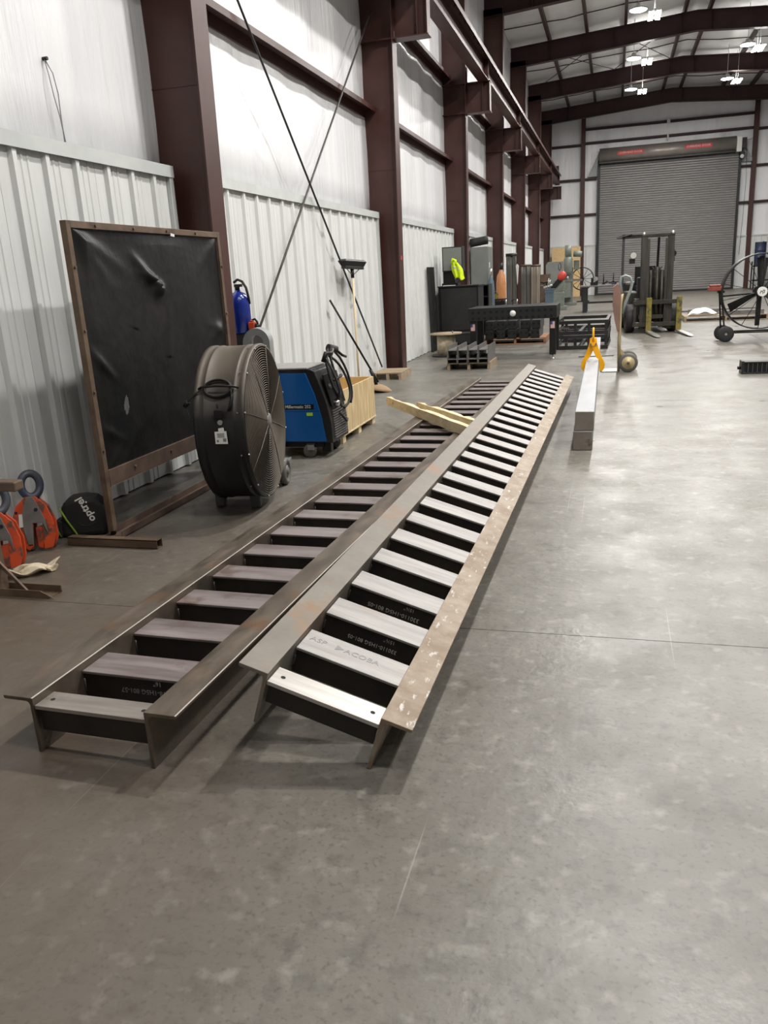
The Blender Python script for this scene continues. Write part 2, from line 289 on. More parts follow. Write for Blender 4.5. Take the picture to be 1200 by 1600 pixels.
def thing(name, label, cat, loc=(0, 0, 0), rz=0.0, group=None, X=None, kind=None):
    o = bpy.data.objects.new(name, None); COL.objects.link(o); o.empty_display_size = 0.1
    if X: o.matrix_world = X
    else: o.location = loc; o.rotation_euler = (0, 0, rz)
    o['label'] = label; o['category'] = cat
    if group: o['group'] = group
    if kind: o['kind'] = kind
    return o
def tag(o, label, cat, group=None, kind=None):
    o['label'] = label; o['category'] = cat
    if group: o['group'] = group
    if kind: o['kind'] = kind
    return o
def dup(root, label=None, loc=None, rz=None, X=None, group=None):
    r = root.copy(); COL.objects.link(r)
    if X: r.matrix_world = X
    if loc is not None: r.location = loc
    if rz is not None: r.rotation_euler = (0, 0, rz)
    if label: r['label'] = label
    if group: r['group'] = group
    for ch in list(root.children):
        c = ch.copy(); COL.objects.link(c); c.parent = r
        for g in list(ch.children):
            d = g.copy(); COL.objects.link(d); d.parent = c
    return r
def part(o, X=None, parent=None):            # another copy of one part, sharing its mesh
    c = o.copy(); COL.objects.link(c)
    if parent: c.parent = parent
    if X is not None: c.matrix_local = X
    return c
def text(s, size, m, parent, X, name='lettering', extrude=0.0006, bold=0.0):
    cu = bpy.data.curves.new(name, 'FONT'); cu.body = s; cu.size = size; cu.extrude = extrude; cu.align_x = 'CENTER'; cu.align_y = 'CENTER'; cu.offset = bold
    cu.resolution_u = 2; tmp = bpy.data.objects.new(name + '_curve', cu); COL.objects.link(tmp); dg = bpy.context.evaluated_depsgraph_get()
    me = bpy.data.meshes.new_from_object(tmp.evaluated_get(dg)); bpy.data.objects.remove(tmp); bpy.data.curves.remove(cu); me.materials.clear(); me.materials.append(M[m])
    o = bpy.data.objects.new(name, me); COL.objects.link(o); o.parent = parent; o.matrix_local = X; return o
def basis(o, x, y, z):
    x, y, z, o = Vector(x), Vector(y), Vector(z), Vector(o)
    return Matrix(((x.x, y.x, z.x, o.x), (x.y, y.y, z.y, o.y), (x.z, y.z, z.z, o.z), (0, 0, 0, 1)))
T = lambda x, y, z: Matrix.Translation((x, y, z))
def RZ(a): return Matrix.Rotation(a, 4, 'Z')
def RX(a): return Matrix.Rotation(a, 4, 'X')
def RY(a): return Matrix.Rotation(a, 4, 'Y')
FACE_S = basis((0, 0, 0), (1, 0, 0), (0, 0, 1), (0, -1, 0))      # writing that faces -Y
FACE_E = basis((0, 0, 0), (0, 1, 0), (0, 0, 1), (1, 0, 0))       # writing that faces +X
# ------------------------------------------------------------------ large structure
XW, XL, XI = -3.65, -3.475, -3.18           # insulation plane, liner pan, inner column flange at the foot
YC = [6.39 + 6.096 * k for k in range(-2, 7)]   # column lines; YC[2] is the first column in the picture
Y0, YR, XR = -12.0, 44.2, 8.38
# floor: concrete slabs with recessed joints
fl = MB().box((XW - .3, Y0 - .2, -0.3), (XR + .3, YR + .3, -0.02)).build('floor', 'floor', kind='structure')
ye = [Y0 - .2, -9.11, -3.02, 3.08, 9.18, 15.27, 21.37, 27.46, 33.56, 39.66, YR + .3]
for i in range(len(ye) - 1):
    for x0, x1 in ((XW - .3, 2.6), (2.604, XR + .3)):
        MB().box((x0, ye[i] + .002, -0.12), (x1, ye[i + 1] - .002, 0)).build('concrete_slab', 'floor', fl)
# left wall
rng = random.Random(3)
ncol = 220; offs = [rng.uniform(-.012, .012) for _ in range(ncol + 1)]
def ins(u, v):
    y = Y0 + (YR - Y0) * u; z = 2.3 + 6.6 * v
    return (XW - 0.01 + 0.018 * sin(y * 5.15) * abs(sin((z - 2.3) * 1.9)) + offs[int(round(u * ncol))] * .6, y, z)
wl = MB().grid(ins, ncol, 14).build('wall_left', 'insul', kind='structure', solid=0.06)
MB().box((XW - .25, Y0, 0), (XW - .05, YR, 8.9)).build('wall_backing', 'insul', wl)
def panel(length):
    prof = [(0.0, 0.0)]; y = 0.0
    def put(yy, d):
        if yy < length - 1e-4: prof.append((yy, d))
    c = 0.0
    while c < length:
        put(c + .10, 0); put(c + .115, .028); put(c + .150, .028); put(c + .165, 0)
        put(c + .205, 0); put(c + .212, .005); put(c + .228, .005); put(c + .235, 0)
        put(c + .265, 0); put(c + .272, .005); put(c + .288, .005); put(c + .295, 0)
        c += .3048
    prof.append((length, 0.0)); return prof
def liner(x_or_y, a, b, axis, parent, ztop, sgn, nm='liner_panel'):
    L = b - a; n = max(1, int(round(L / .9144))); w = L / n; meshes = None
    for i in range(n):
        prof = panel(w - .003); mb = MB(); k = len(prof)
        vs = [(p[1], p[0], 0.012) for p in prof] + [(p[1], p[0], ztop) for p in prof]
        mb.add(vs, [(j, j + 1, j + 1 + k, j + k) for j in range(k - 1)])
        if axis == 'Y': X = T(x_or_y, a + i * w, 0)
        else: X = basis((a + i * w, x_or_y, 0), (0, -1, 0), (1, 0, 0), (0, 0, 1))
        if meshes is None: meshes = mb.build(nm, 'liner', parent, X=X, solid=0.002)
        else: part(meshes, X, parent)
for k in range(len(YC) - 1):
    a, b = YC[k] + .10, YC[k + 1] - .21
    liner(XL, a, b, 'Y', wl, 2.332, 1)
    tb = MB().box((-3.442, a - .05, 2.312), (-3.432, b + .06, 2.40)).box((XW, a - .05, 2.393), (-3.4425, b + .06, 2.40))
    tb.build('wall_trim', 'linertrim', wl)
    MB().box((XL - .02, b - .005, 0.01), (-3.440, b + .055, 2.40)).box((XL - .02, a - .055, 0.01), (-3.440, a + .005, 2.40)).build('corner_trim', 'linertrim', wl)
    MB().box((XL - .05, a, 0.0), (XL - .004, b, .03)).build('base_angle', 'black2', wl)
    for z in (3.86, 5.47, 7.1):                           # wall girts
        g = MB(); y0, y1 = YC[k] + .005, YC[k + 1] - .005
        pg = [(-3.44, z), (-3.44, z - .065), (-3.445, z - .065), (-3.445, z - .006), (XW + .045, z - .006), (XW + .045, z - .125), (XW + .015, z - .125), (XW + .015, z)]
        g.add([(x, y0, q) for x, q in pg] + [(x, y1, q) for x, q in pg], [tuple(range(8)), tuple(range(15, 7, -1))] + [(i, i + 8, (i + 1) % 8 + 8, (i + 1) % 8) for i in range(8)])
        g.build('wall_girt', 'paint', wl)
# columns with crane brackets
ordn = ['behind the camera, out of the picture', 'beside the camera, out of the picture', 'nearest in view, behind the black welding screen', 'second in view, standing beside a small pallet',
        'third in view, behind the black cabinets', 'fourth in view, beside the grey locker', 'fifth in view, behind the dark curtain panels', 'sixth in view, far down the left wall', 'last one, in the far left corner']
for k, y in enumerate(YC):
    c = thing('steel_column', 'maroon steel column, ' + ordn[k], 'column', (0, y, 0), kind='structure')
    xi = lambda z: XI + 0.11 * z / 8.1
    H = 8.3
    MB().add([(XW + .02, -.006, 0), (XI - .015, -.006, 0), (xi(H) - .015, -.006, H), (XW + .02, -.006, H), (XW + .02, .006, 0), (XI - .015, .006, 0), (xi(H) - .015, .006, H), (XW + .02, .006, H)],
             [(0, 1, 2, 3), (7, 6, 5, 4), (0, 4, 5, 1), (1, 5, 6, 2), (2, 6, 7, 3), (3, 7, 4, 0)]).build('column_web', 'paint', c)
    MB().add([(XI - .015, -.127, 0), (XI, -.127, 0), (xi(H), -.127, H), (xi(H) - .015, -.127, H), (XI - .015, .127, 0), (XI, .127, 0), (xi(H), .127, H), (xi(H) - .015, .127, H)],
             [(0, 1, 2, 3), (7, 6, 5, 4), (0, 4, 5, 1), (1, 5, 6, 2), (2, 6, 7, 3), (3, 7, 4, 0)]).build('inner_flange', 'paint', c)
    MB().box((XW + .005, -.127, 0), (XW + .02, .127, H)).build('outer_flange', 'paint', c)
    MB().box((XW + .03, -.15, 0), (XI + .05, .15, .018)).build('base_plate', 'paint', c)
    st = MB()
    for z, e in ((3.0, .012), (4.705, .12), (5.28, .12)): st.box((XW + .02, -e, z - .006), (xi(z) - .015, e, z + .006))
    st.build('stiffener', 'paint', c)
    br = MB(); br.box((xi(5), -.006, 4.71), (-2.605, .006, 5.27)); br.box((xi(4.7), -.12, 4.695), (-2.59, .12, 4.71)); br.box((xi(5.3), -.12, 5.27), (-2.59, .12, 5.285))
    br.box((-2.76, -.11, 4.71), (-2.745, .11, 5.27)); br.box((-2.62, -.11, 4.71), (-2.605, .11, 5.27))
    br.build('crane_bracket', 'paint', c)
    if k == 3: MB().box((xi(1.7), -.04, 1.70), (xi(1.7) + .002, .03, 1.76)).build('red_sticker', 'flagred', c)
# crane runway
rw = thing('crane_runway', 'maroon crane runway beam carried on the column brackets', 'crane rail', (-2.74, 0, 0), kind='structure')
bm0 = None
for k in range(len(YC) - 1):
    y0, y1 = YC[k], YC[k + 1]
    if k == len(YC) - 2: y1 = 42.3
    b = MB(); b.box((-.11, y0 + .004, 5.286), (.11, y1 - .004, 5.302)); b.box((-.006, y0 + .004, 5.302), (.006, y1 - .004, 5.70)); b.box((-.10, y0 + .004, 5.70), (.10, y1 - .004, 5.714))
    b.box((-.17, y0 + .004, 5.714), (.17, y1 - .004, 5.724)); b.box((.162, y0 + .004, 5.63), (.17, y1 - .004, 5.72)); b.box((-.17, y0 + .004, 5.63), (-.162, y1 - .004, 5.72))
    for yy in (y0 + .02, y1 - .02): b.box((-.10, yy - .005, 5.302), (.10, yy + .005, 5.70))
    b.build('runway_beam', 'paint', rw)
rl = MB(); rl.box((-.045, Y0, 5.724), (.045, 42.3, 5.735)); rl.box((-.012, Y0, 5.735), (.012, 42.3, 5.79)); rl.box((-.03, Y0, 5.79), (.03, 42.3, 5.82)); rl.build('crane_rail', 'rafter', rw)
for i in range(110):
    y = Y0 + .3 + i * .49
    h = MB().tube([(.03, y, 5.76), (.07, y, 5.79), (.11, y, 5.76), (.12, y, 5.70), (.10, y, 5.66)], .011, 5)
    if i == 0: hk = h.build('hook_bolt', 'rafter', rw)
    else: part(hk, T(0, i * .49, 0))
MB().box((-.06, 42.2, 5.73), (.06, 42.3, 6.15)).build('end_stop', 'paint', rw, bev=.004)
# roof
XM = 2.37
def roofz(x): return 8.92 + .069 * ((x if x < XM else 2 * XM - x) + 3.65)
rng = random.Random(5); oy = [rng.uniform(-.02, .02) for _ in range(101)]
def rf(u, v):
    x = XW - .1 + (XR - XW + .2) * u; y = Y0 + (YR - Y0) * v
    return (x, y, roofz(x) + .035 * abs(sin((x - .16) * pi / 1.23)) - .03 + oy[int(round(v * 100))] * .5)
cl = MB().grid(rf, 60, 100).build('ceiling', 'roofing', kind='structure', solid=0.05)
PX = [-2.3, -1.07, .16, 1.98, 2.74, 4.58, 5.81, 7.04]
for x in PX:
    z = roofz(x) - .03; p0 = None
    for k in range(len(YC)):
        y0 = YC[k]; y1 = YC[k + 1] if k + 1 < len(YC) else YR
        if p0 is None:
            p0 = MB().box((-.045, .01, -.2), (.045, 6.086, 0)).build('purlin', 'rafter', cl, X=T(x, y0, z))
        elif k + 1 < len(YC): part(p0, T(x, y0, z), cl)
        else: MB().box((-.045, .01, -.2), (.045, y1 - y0, 0)).build('purlin', 'rafter', cl, X=T(x, y0, z))
for k in range(len(YC) - 1):                               # straps under the insulation
    for f in (.3, .72):
        y = YC[k] + 6.096 * f
        MB().tube([(x, y + .1 * sin(x * 2 + k), roofz(x) - .06 - .02 * (i % 2)) for i, x in enumerate([XW, -2.9, -2.3, -1.7, -1.07, -.4, .16, 1.1, 2.37, 3.5, 4.6, 5.8, 7.04, XR])], .017, 4).build('roof_strap', 'rafter', cl)
for (xa, ya), (xb, yb) in (((-2.9, YC[6] + .2), (-.2, YC[7] - .3)), ((-.2, YC[6] + .2), (-2.9, YC[7] - .3)), ((-.2, YC[6] + .2), (1.9, YC[7] - .3)), ((1.9, YC[6] + .2), (-.2, YC[7] - .3))):
    MB().cyl((xa, ya, roofz(xa) - .28), (xb, yb, roofz(xb) - .28), .014, 5).build('roof_brace', 'rafter', cl)
for k, y in enumerate(YC):
    r = thing('roof_rafter', 'dark maroon roof rafter on the column ' + ordn[k], 'rafter', (0, y, 0), kind='structure')
    for s, nm in ((1, 'left'), (-1, 'right')):
        def P(x, z): return (x if s == 1 else 2 * XM - x, z)
        xa, xb = -3.6, XM
        zb = lambda x: 8.12 + .0745 * (x + 3.1); zt = lambda x: 8.70 + .069 * (x + 3.55)
        m = MB()
        def quad(pts, t):
            v = [(P(*p)[0], -t, P(*p)[1]) for p in pts] + [(P(*p)[0], t, P(*p)[1]) for p in pts]
            m.add(v, [(0, 1, 2, 3), (7, 6, 5, 4), (0, 4, 5, 1), (1, 5, 6, 2), (2, 6, 7, 3), (3, 7, 4, 0)])
        quad([(xa, zb(xa)), (xb, zb(xb)), (xb, zt(xb)), (xa, zt(xa))], .006)
        quad([(xa, zb(xa)), (xb, zb(xb)), (xb, zb(xb) + .014), (xa, zb(xa) + .014)], .115)
        quad([(xa, zt(xa) - .014), (xb, zt(xb) - .014), (xb, zt(xb)), (xa, zt(xa))], .115)
        for x in (-2.3, -.2, 1.9): quad([(x - .006, zb(x)), (x + .006, zb(x)), (x + .006, zt(x)), (x - .006, zt(x))], .1)
        m.build('rafter_half', 'rafter', r)
# end wall
def insr(u, v):
    x = XW - .1 + (XR - XW + .2) * u; z = 9.4 * v
    return (x, YR + .018 * sin(x * 5.15) * abs(sin(z * 1.9)) + rng.uniform(-.004, .004), z)
we = MB().grid(insr, 90, 14).build('wall_rear', 'insul_rear', kind='structure', solid=0.06)
MB().box((XW - .2, YR + .06, 0), (XR + .2, YR + .2, 9.5)).build('wall_backing', 'insul_rear', we)
EC = (-1.62, 6.22)
def girts(x0, x1, zs):
    for z in zs: MB().box((x0, YR - .2, z - .05), (x1, YR - .19, z + .06)).box((x0, YR - .2, z - .05), (x1, YR - .02, z - .035)).build('wall_girt', 'rafter', we)
girts(-3.5, EC[0] - .1, (3.94, 5.6, 7.19)); girts(EC[0] + .1, -.95, (3.94, 5.6)); girts(EC[0] + .1, EC[1] - .1, (7.25, 7.88)); girts(5.65, EC[1] - .1, (3.98, 5.6))
girts(EC[1] + .1, XR - .1, (3.98, 5.6, 7.19))
MB().box((2.25, YR - .22, 7.80), (2.40, YR - .18, 8.0)).build('girt_splice', 'linertrim', we)
MB().box((2.28, YR - .22, 7.05), (2.36, YR - .18, 7.3)).build('girt_splice', 'linertrim', we)
for i, x in enumerate(EC):
    m = MB().box((-.1, -.21, 0), (.1, -.2, 8.6)).box((-.005, -.2, 0), (.005, 0, 8.6)).box((-.1, -.01, 0), (.1, 0, 8.6))
    c = m.build('end_wall_column', 'paint', kind='structure'); c.location = (x, YR - .05, 0)
    tag(c, ('slim maroon post in the end wall, left of the roller door', 'slim maroon post in the end wall, right of the roller door')[i], 'column')
for a, b in ((-3.45, EC[0] - .1), (EC[0] + .1, -.95), (5.66, EC[1] - .1), (EC[1] + .1, XR - .05)):
    liner(YR - .17, a, b, 'X', we, 2.44, 1); MB().box((a, YR - .215, 2.43), (b, YR - .02, 2.49)).build('wall_trim', 'linertrim', we)
# roller door
dr = thing('door_1', 'wide bronze grey roller shutter door in the end wall', 'door', (2.37, YR - .35, 0), kind='structure')
n = 58; hs = 6.25 / n
sl = MB().add([(-3.17, 0, 0), (-3.17, -.022, hs * .25), (-3.17, -.022, hs * .62), (-3.17, 0, hs * .9), (-3.17, 0.004, hs),
               (3.17, 0, 0), (3.17, -.022, hs * .25), (3.17, -.022, hs * .62), (3.17, 0, hs * .9), (3.17, .004, hs)], [(i, i + 1, i + 6, i + 5) for i in range(4)]).build('door_slat', 'door', dr, X=T(0, 0, .06))
for i in range(1, n): part(sl, T(0, 0, .06 + i * hs))
MB().box((-3.17, -.04, 0), (3.17, .02, .075)).build('bottom_bar', 'black2', dr)
for s in (-1, 1):
    MB().box((min(s * 3.15, s * 3.27), -.05, 0), (max(s * 3.15, s * 3.27), .25, 6.4)).build('door_guide', 'black2', dr)
    hp = [(.28 * cos(t), .30 * sin(t)) for t in [2 * pi * i / 24 for i in range(24)]]
hd = MB().cyl((-3.2, -.1, 6.57), (2.98, -.1, 6.57), .35, 28).build('door_hood', 'hood', dr)
MB().box((-3.2, -.44, 6.20), (2.98, .02, 6.26)).build('hood_lip', 'black2', dr)
for x in (-1.75, 1.3):
    rb = MB()
    nn = 12
    for i in range(nn):
        x0, x1 = x - .6 + 1.2 * i / nn, x - .6 + 1.2 * (i + 1) / nn
        for t0, t1 in ((-.26, .0), (.0, .26)):
            rb.add([(x0, -.1 - .353 * cos(t0 + .1), 6.57 + .353 * sin(t0 + .1)), (x1, -.1 - .353 * cos(t0 + .1), 6.57 + .353 * sin(t0 + .1)), (x1, -.1 - .353 * cos(t1 + .1), 6.57 + .353 * sin(t1 + .1)), (x0, -.1 - .353 * cos(t1 + .1), 6.57 + .353 * sin(t1 + .1))], [(0, 1, 2, 3)])
    r_ = rb.build('red_ribbon', 'red', hd, solid=.002)
    text('OVERHEAD DOOR', .125, 'white', hd, T(x, -.1 - .362 * cos(.1), 6.57 + .035) @ RX(-.1) @ FACE_S, extrude=.001)
MB().box((2.98, -.46, 6.2), (3.2, -.02, 6.86)).build('white_cover', 'white', dr, bev=.01)
mt = MB().cyl((3.2, -.2, 6.75), (3.2, -.2, 6.1), .09, 12).box((3.2, -.35, 6.35), (3.42, -.05, 6.8)).cyl((3.28, -.3, 6.12), (3.28, -.1, 6.12), .11, 14).tube([(3.42, -.2, 6.7), (3.6, -.2, 6.72), (3.75, -.2, 6.8)], .012, 5)
mt.build('door_motor', 'black2', dr)
MB().cyl((3.25, -.34, 6.0), (3.25, -.16, 6.0), .085, 12).build('chain_wheel', 'chrome', dr)
MB().tube([(3.44, -.15, 6.6), (3.52, -.1, 5.0), (3.48, -.1, 3.0), (3.42, -.1, 1.6)], .01, 4).build('hand_chain', 'black2', dr)
MB().add([(3.2, .1, 6.85), (3.85, .12, 5.8), (3.2, .12, 5.8)], [(0, 1, 2)]).build('hood_bracket', 'galv', dr, solid=.01)
MB().add([(-3.2, .1, 6.85), (-3.75, .12, 5.7), (-3.2, .12, 5.7)], [(0, 1, 2)]).build('hood_bracket', 'galv', dr, solid=.01)
# the rest of the hall, closing it around the camera
wr = MB().box((XR, Y0, 0), (XR + .2, YR, 8.95)).build('wall_right', 'dimwall', kind='structure')
wf = MB().box((XW - .2, Y0 - .2, 0), (XR + .2, Y0, 9.5)).build('wall_front', 'dimwall', kind='structure')
# wall bracing rods in the second bay
br = thing('wall_bracing', 'pair of thin dark steel bracing rods crossed over the pale wall panels', 'bracing', (-3.40, 6.5, 0), kind='structure')
MB().cyl((0, -.03, 5.14), (.02, 5.35, .15), .0125, 8).build('brace_rod', 'black2', br)
MB().cyl((0, .02, .18), (.0, 5.85, 5.08), .0125, 8).build('brace_rod', 'mast', br)
# lamps
LROW = ('left', 'right')
LNAME = {25.5: 'nearest visible of the', 31.0: 'middle visible of the', 36.1: 'farthest of the'}
def lamp(x, y, ir):
    z = 8.0; seen = y in LNAME
    lb = 'round bright high bay lamp, %s %s roof row' % (LNAME[y], LROW[ir]) if seen else 'round high bay lamp, %s roof row, out of the picture near the camera' % LROW[ir]
    t = thing('high_bay_lamp', lb, 'lamp', (x, y, z), group='round high bay lamps')
    MB().lathe([(.23, 0), (.24, .03), (.2, .06), (.08, .09), (.07, .16), (.02, .18)], n=24).build('lamp_housing', 'alu', t)
    MB().lathe([(.22, -.001), (.2, -.014), (.0, -.024)], n=24).build('lamp_lens', 'lamp', t)
    MB().cyl((0, 0, .17), (0, 0, roofz(x) - z - .03), .01, 6).build('hanger', 'alu', t)
    ld = bpy.data.lights.new('high_bay_light', 'AREA'); ld.shape = 'DISK'; ld.size = .34; ld.energy = LAMP_W * LAMP_Y[y]; ld.color = (1.0, .975, .935)
    lo = bpy.data.objects.new('high_bay_light', ld); COL.objects.link(lo); lo.parent = t; lo.location = (0, 0, -.03)
def twin(x, y, ir):
    z = 8.05; seen = y in LNAME
    lb = 'twin bar ceiling light beside the %s %s row lamps' % (LNAME[y].replace(' of the', ' of'), LROW[ir]) if seen else 'twin bar ceiling light, %s roof row, out of the picture near the camera' % LROW[ir]
    t = thing('twin_bar_light', lb, 'lamp', (x, y, z), group='twin bar ceiling lights')
    MB().box((-.03, -.45, .0), (.03, .45, .06)).box((-.17, -.02, .0), (.17, .02, .03)).build('lamp_housing', 'alu', t)
    for sx in (-.1, .1): MB().box((sx - .06, -.43, -.02), (sx + .06, .43, -.0005)).build('lamp_bar', 'bar', t)
    
    for hy in (-.3, .3): MB().cyl((0, hy, .06), (0, hy, roofz(x) - z - .03), .006, 5).build('hanger', 'alu', t)
for ir, x in enumerate(LAMP_X):
    for y in LAMP_Y: lamp(x, y, ir); twin(x + .45, y + .9, ir)
# ------------------------------------------------------------------ the two steel stair frames
def stair(label, X, L, W, h, b, t, ys, dep, mats, npl):
    ms_l, ms_r, mt, mp, mw = mats
    st = thing('stair_frame', label, 'stair frame', X=X, group='long steel stair frames on the floor')
    pr = [(-t, 0), (0, 0), (0, h - t - .014), (.004, h - t - .004), (.014, h - t), (b - .004, h - t), (b, h - t + .004), (b, h), (-t, h)]
    MB().prism(pr, 0, L).build('stringer', ms_r, st, bev=.0015, label='stringer with its flange turned out to the right')
    MB().prism([(-W - x, z) for x, z in pr], 0, L).build('stringer', ms_l, st, bev=.0015, label='stringer with its flange turned out to the left')
    x0, x1 = -W + t + .001, -t - .001; zt = h - .028; zb = .072
    first = None
    for i, y in enumerate(ys):
        if first is None:
            first = MB().box((x0, 0, zt - .01), (x1, dep, zt)).build('tread', mt, st, bev=.002, X=T(0, y, 0))
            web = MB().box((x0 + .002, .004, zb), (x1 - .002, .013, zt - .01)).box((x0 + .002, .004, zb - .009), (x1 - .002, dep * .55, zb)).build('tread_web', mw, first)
            wd = MB()
            for xx, s in ((x0, 1), (x1, -1)): wd.tube([(xx + s * .003, .003, zb + .02), (xx + s * .003, .003, (zb + zt) / 2), (xx + s * .003, .003, zt - .03)], .0035, 5)
            wd.build('weld_bead', 'weld', first, kind='stuff')
        else:
            c = part(first, T(0, y, 0))
            for g in list(first.children): part(g, None, c)
    pl = MB().box((x0, .004, zt - .014), (x1, .004 + npl, zt)).build('end_plate', mp, st, bev=.0015, label='brushed flat bar with two bolt holes')
    for xx in (x0 + .035, x1 - .035): MB().cyl((xx, .004 + npl / 2, zt + .0004), (xx, .004 + npl / 2, zt - .004), .008, 12).build('bolt_hole', 'hole', pl)
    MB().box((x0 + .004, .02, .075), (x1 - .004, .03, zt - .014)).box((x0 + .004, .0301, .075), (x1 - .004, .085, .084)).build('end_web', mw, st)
    return st
XA = basis((-1.3581, 1.8984, 0), (cos(.0305), -sin(.0305), 0), (sin(.0305), cos(.0305), 0), (0, 0, 1))
ysA = [.247 + .3137 * k for k in range(25)]
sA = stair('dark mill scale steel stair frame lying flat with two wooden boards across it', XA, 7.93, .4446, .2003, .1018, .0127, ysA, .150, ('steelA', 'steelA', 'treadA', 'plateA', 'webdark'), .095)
MB().box((-.4446 + .0085, 0, .1985), (-.4446 + .0135, 7.93, .2006)).build('edge_highlight', 'steelA_highlight', sA)  # thin added strips, the edge highlight painted as bright colour
MB().box((.098, 0, .1985), (.1022, 7.93, .2006)).build('edge_highlight', 'steelA_highlight', sA)
text('33018-1H5G 801-57', .026, 'stamp', sA, T(-.17, .247 + .0035, .115) @ FACE_S @ RZ(pi), 'painted_code'); text('16\u2033', .024, 'chalk', sA, T(-.13, .247 + .0035, .15) @ FACE_S @ RZ(pi), 'painted_code')
yB, rB, pB = .012, .3077, .0003
dB = Vector((sin(yB) * cos(pB), cos(yB) * cos(pB), sin(pB))); r0 = Vector((cos(yB), -sin(yB), 0)); u0 = r0.cross(dB)
rBv = r0 * cos(rB) - u0 * sin(rB); uB = r0 * sin(rB) + u0 * cos(rB)
XB = basis((-.6845, 2.0257, .001), rBv, dB, uB)
ysB = [.243 + .2945 * k for k in range(27)]
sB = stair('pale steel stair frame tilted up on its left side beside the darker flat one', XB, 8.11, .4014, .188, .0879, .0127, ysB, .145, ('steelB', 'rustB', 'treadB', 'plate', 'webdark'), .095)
for k, sz in ((2, .025), (1, .022)):
    text('330110-1H5G 801-05', sz, 'chalk', sB, T(-.19, ysB[k] + .0035, .098) @ FACE_S @ RZ(pi), 'painted_code'); text('15\u00bd\u2033', .02, 'chalk', sB, T(-.13, ysB[k] + .0035, .133) @ FACE_S @ RZ(pi), 'painted_code')
text('ASP   \u25b6ACOBA', .038, 'stamp', sB, T(-.24, ysB[0] + .085, .1604) @ RZ(-.02), 'mill_stencil', extrude=.0003)
# wooden boards across the dark frame
def board(label, p, q, w, h, seed):
    r = random.Random(seed); p, q = Vector(p), Vector(q); d = (q - p); L = d.length; d.normalize(); s = Vector((d.y, -d.x, 0)); n = 16; m = MB(); rows = []
    for i in range(n + 1):
        c = p + d * (L * i / n); tw = h - (r.uniform(.004, .03) if (i < 5 or r.random() < .3) else r.uniform(0, .006))
        rows += [c - s * w / 2, c + s * w / 2, c + s * (w / 2 - .002) + Vector((0, 0, h - r.uniform(0, .004))), c - s * w / 2 + Vector((0, 0, tw))]
    f = [(0, 1, 2, 3), (4 * n + 3, 4 * n + 2, 4 * n + 1, 4 * n)]
    for i in range(n):
        for k in range(4): f.append((4 * i + k, 4 * i + (k + 1) % 4, 4 * i + 4 + (k + 1) % 4, 4 * i + 4 + k))
    m.add(rows, f); return tag(m.build('wooden_board', 'pine', bev=.002), label, 'board', 'pale dunnage boards')
board('longer pale pine board with a splintered edge lying across the dark stair frame', (-2.19, 7.87, .2012), (-1.04, 6.15, .2012), .06, .085, 1)
board('shorter pale pine board lying behind the longer one on the dark stair frame', (-1.77, 7.43, .2012), (-1.03, 6.39, .2012), .055, .094, 2)
# ------------------------------------------------------------------ welding screen
sc_ = thing('welding_screen', 'free standing black vinyl welding screen on a rusty steel frame', 'screen', (-2.93, 4.045, 0))
for y, nm in ((0, 1), (1.815, 2)):
    MB().box((-.02, y - .02, .05), (.02, y + .02, 1.85)).build('post', 'rust', sc_, bev=.003)
    f = MB(); y0 = y - .135 if nm == 1 else y
    f.box((-.21, y0 - .03, 0), (.40, y0 + .03, .004)); f.box((-.21, y0 - .03, 0), (.40, y0 - .026, .052)); f.box((-.21, y0 + .026, 0), (.40, y0 + .03, .052)); f.box((-.21, y0 - .03, .048), (.40, y0 + .03, .052))
    f.build('foot', 'rust', sc_)
MB().box((-.02, .02, 1.81), (.02, 1.795, 1.85)).build('top_rail', 'rust', sc_, bev=.003)
MB().box((-.006, .02, .325), (.02, 1.795, .425)).box((-.04, .02, .325), (.02, 1.795, .331)).build('lower_rail', 'rustdark', sc_, bev=.002)
MB().box((-.05, .02, 0), (-.045, 1.795, .045)).box((-.05, .02, 0), (.0, 1.795, .005)).build('base_rail', 'rustdark', sc_)
MB().box((.055, .0, 0), (.06, 1.795, .045)).box((.01, .0, 0), (.06, 1.795, .005)).build('base_rail', 'rustdark', sc_)
rng = random.Random(11)
def cur(u, v):
    y = .025 + 1.765 * u; z = .40 + 1.42 * v
    e = min(u, 1 - u, v, 1 - v)
    d = .006 * sin(9 * u + 3 * v) + .012 * sin(pi * u) * sin(pi * v)
    for (cu, cv, ang, amp, wd, ln) in ((0, 1, -.9, .022, .035, .35), (0, 1, -.55, .018, .03, .4), (0, 1, -1.2, .016, .03, .3), (1, 1, 3.9, .02, .03, .3), (1, 1, 4.3, .016, .03, .25), (0, .52, -.85, .024, .02, .22), (1, .55, 3.6, .02, .03, .2), (1, .5, 2.8, .016, .03, .2),
                                      (.42, .8, 2.3, .03, .022, .16), (.45, .78, 2.7, .024, .02, .14), (0, 0, .7, .016, .03, .3), (.95, .0, 1.9, .016, .03, .4), (.9, .35, 1.5, .012, .03, .4), (0, .2, -.6, .016, .02, .2), (.5, .45, 1.4, .006, .02, .3), (.3, .6, 1.2, .006, .02, .3)):
        du, dv = u - cu, v - cv; al = du * cos(ang) + dv * sin(ang); ac = -du * sin(ang) + dv * cos(ang)
        if -.02 < al < ln: d += amp * math.exp(-(ac / wd) ** 2) * (1 - al / ln)
    d += .05 * math.exp(-((u - .47) / .035) ** 2 - ((v - .745) / .03) ** 2)
    return (d * min(1, e * 18) + .004, y, z)
def hole(u, v):
    du, dv = (u - .165 - .018 * (v - .26) * 8), v - .265
    return abs(dv) < .045 and abs(du) < .017 * (1 - (dv / .045) ** 2)
MB().grid(cur, 210, 230, hole).build('vinyl_curtain', 'vinyl', sc_, solid=.002)
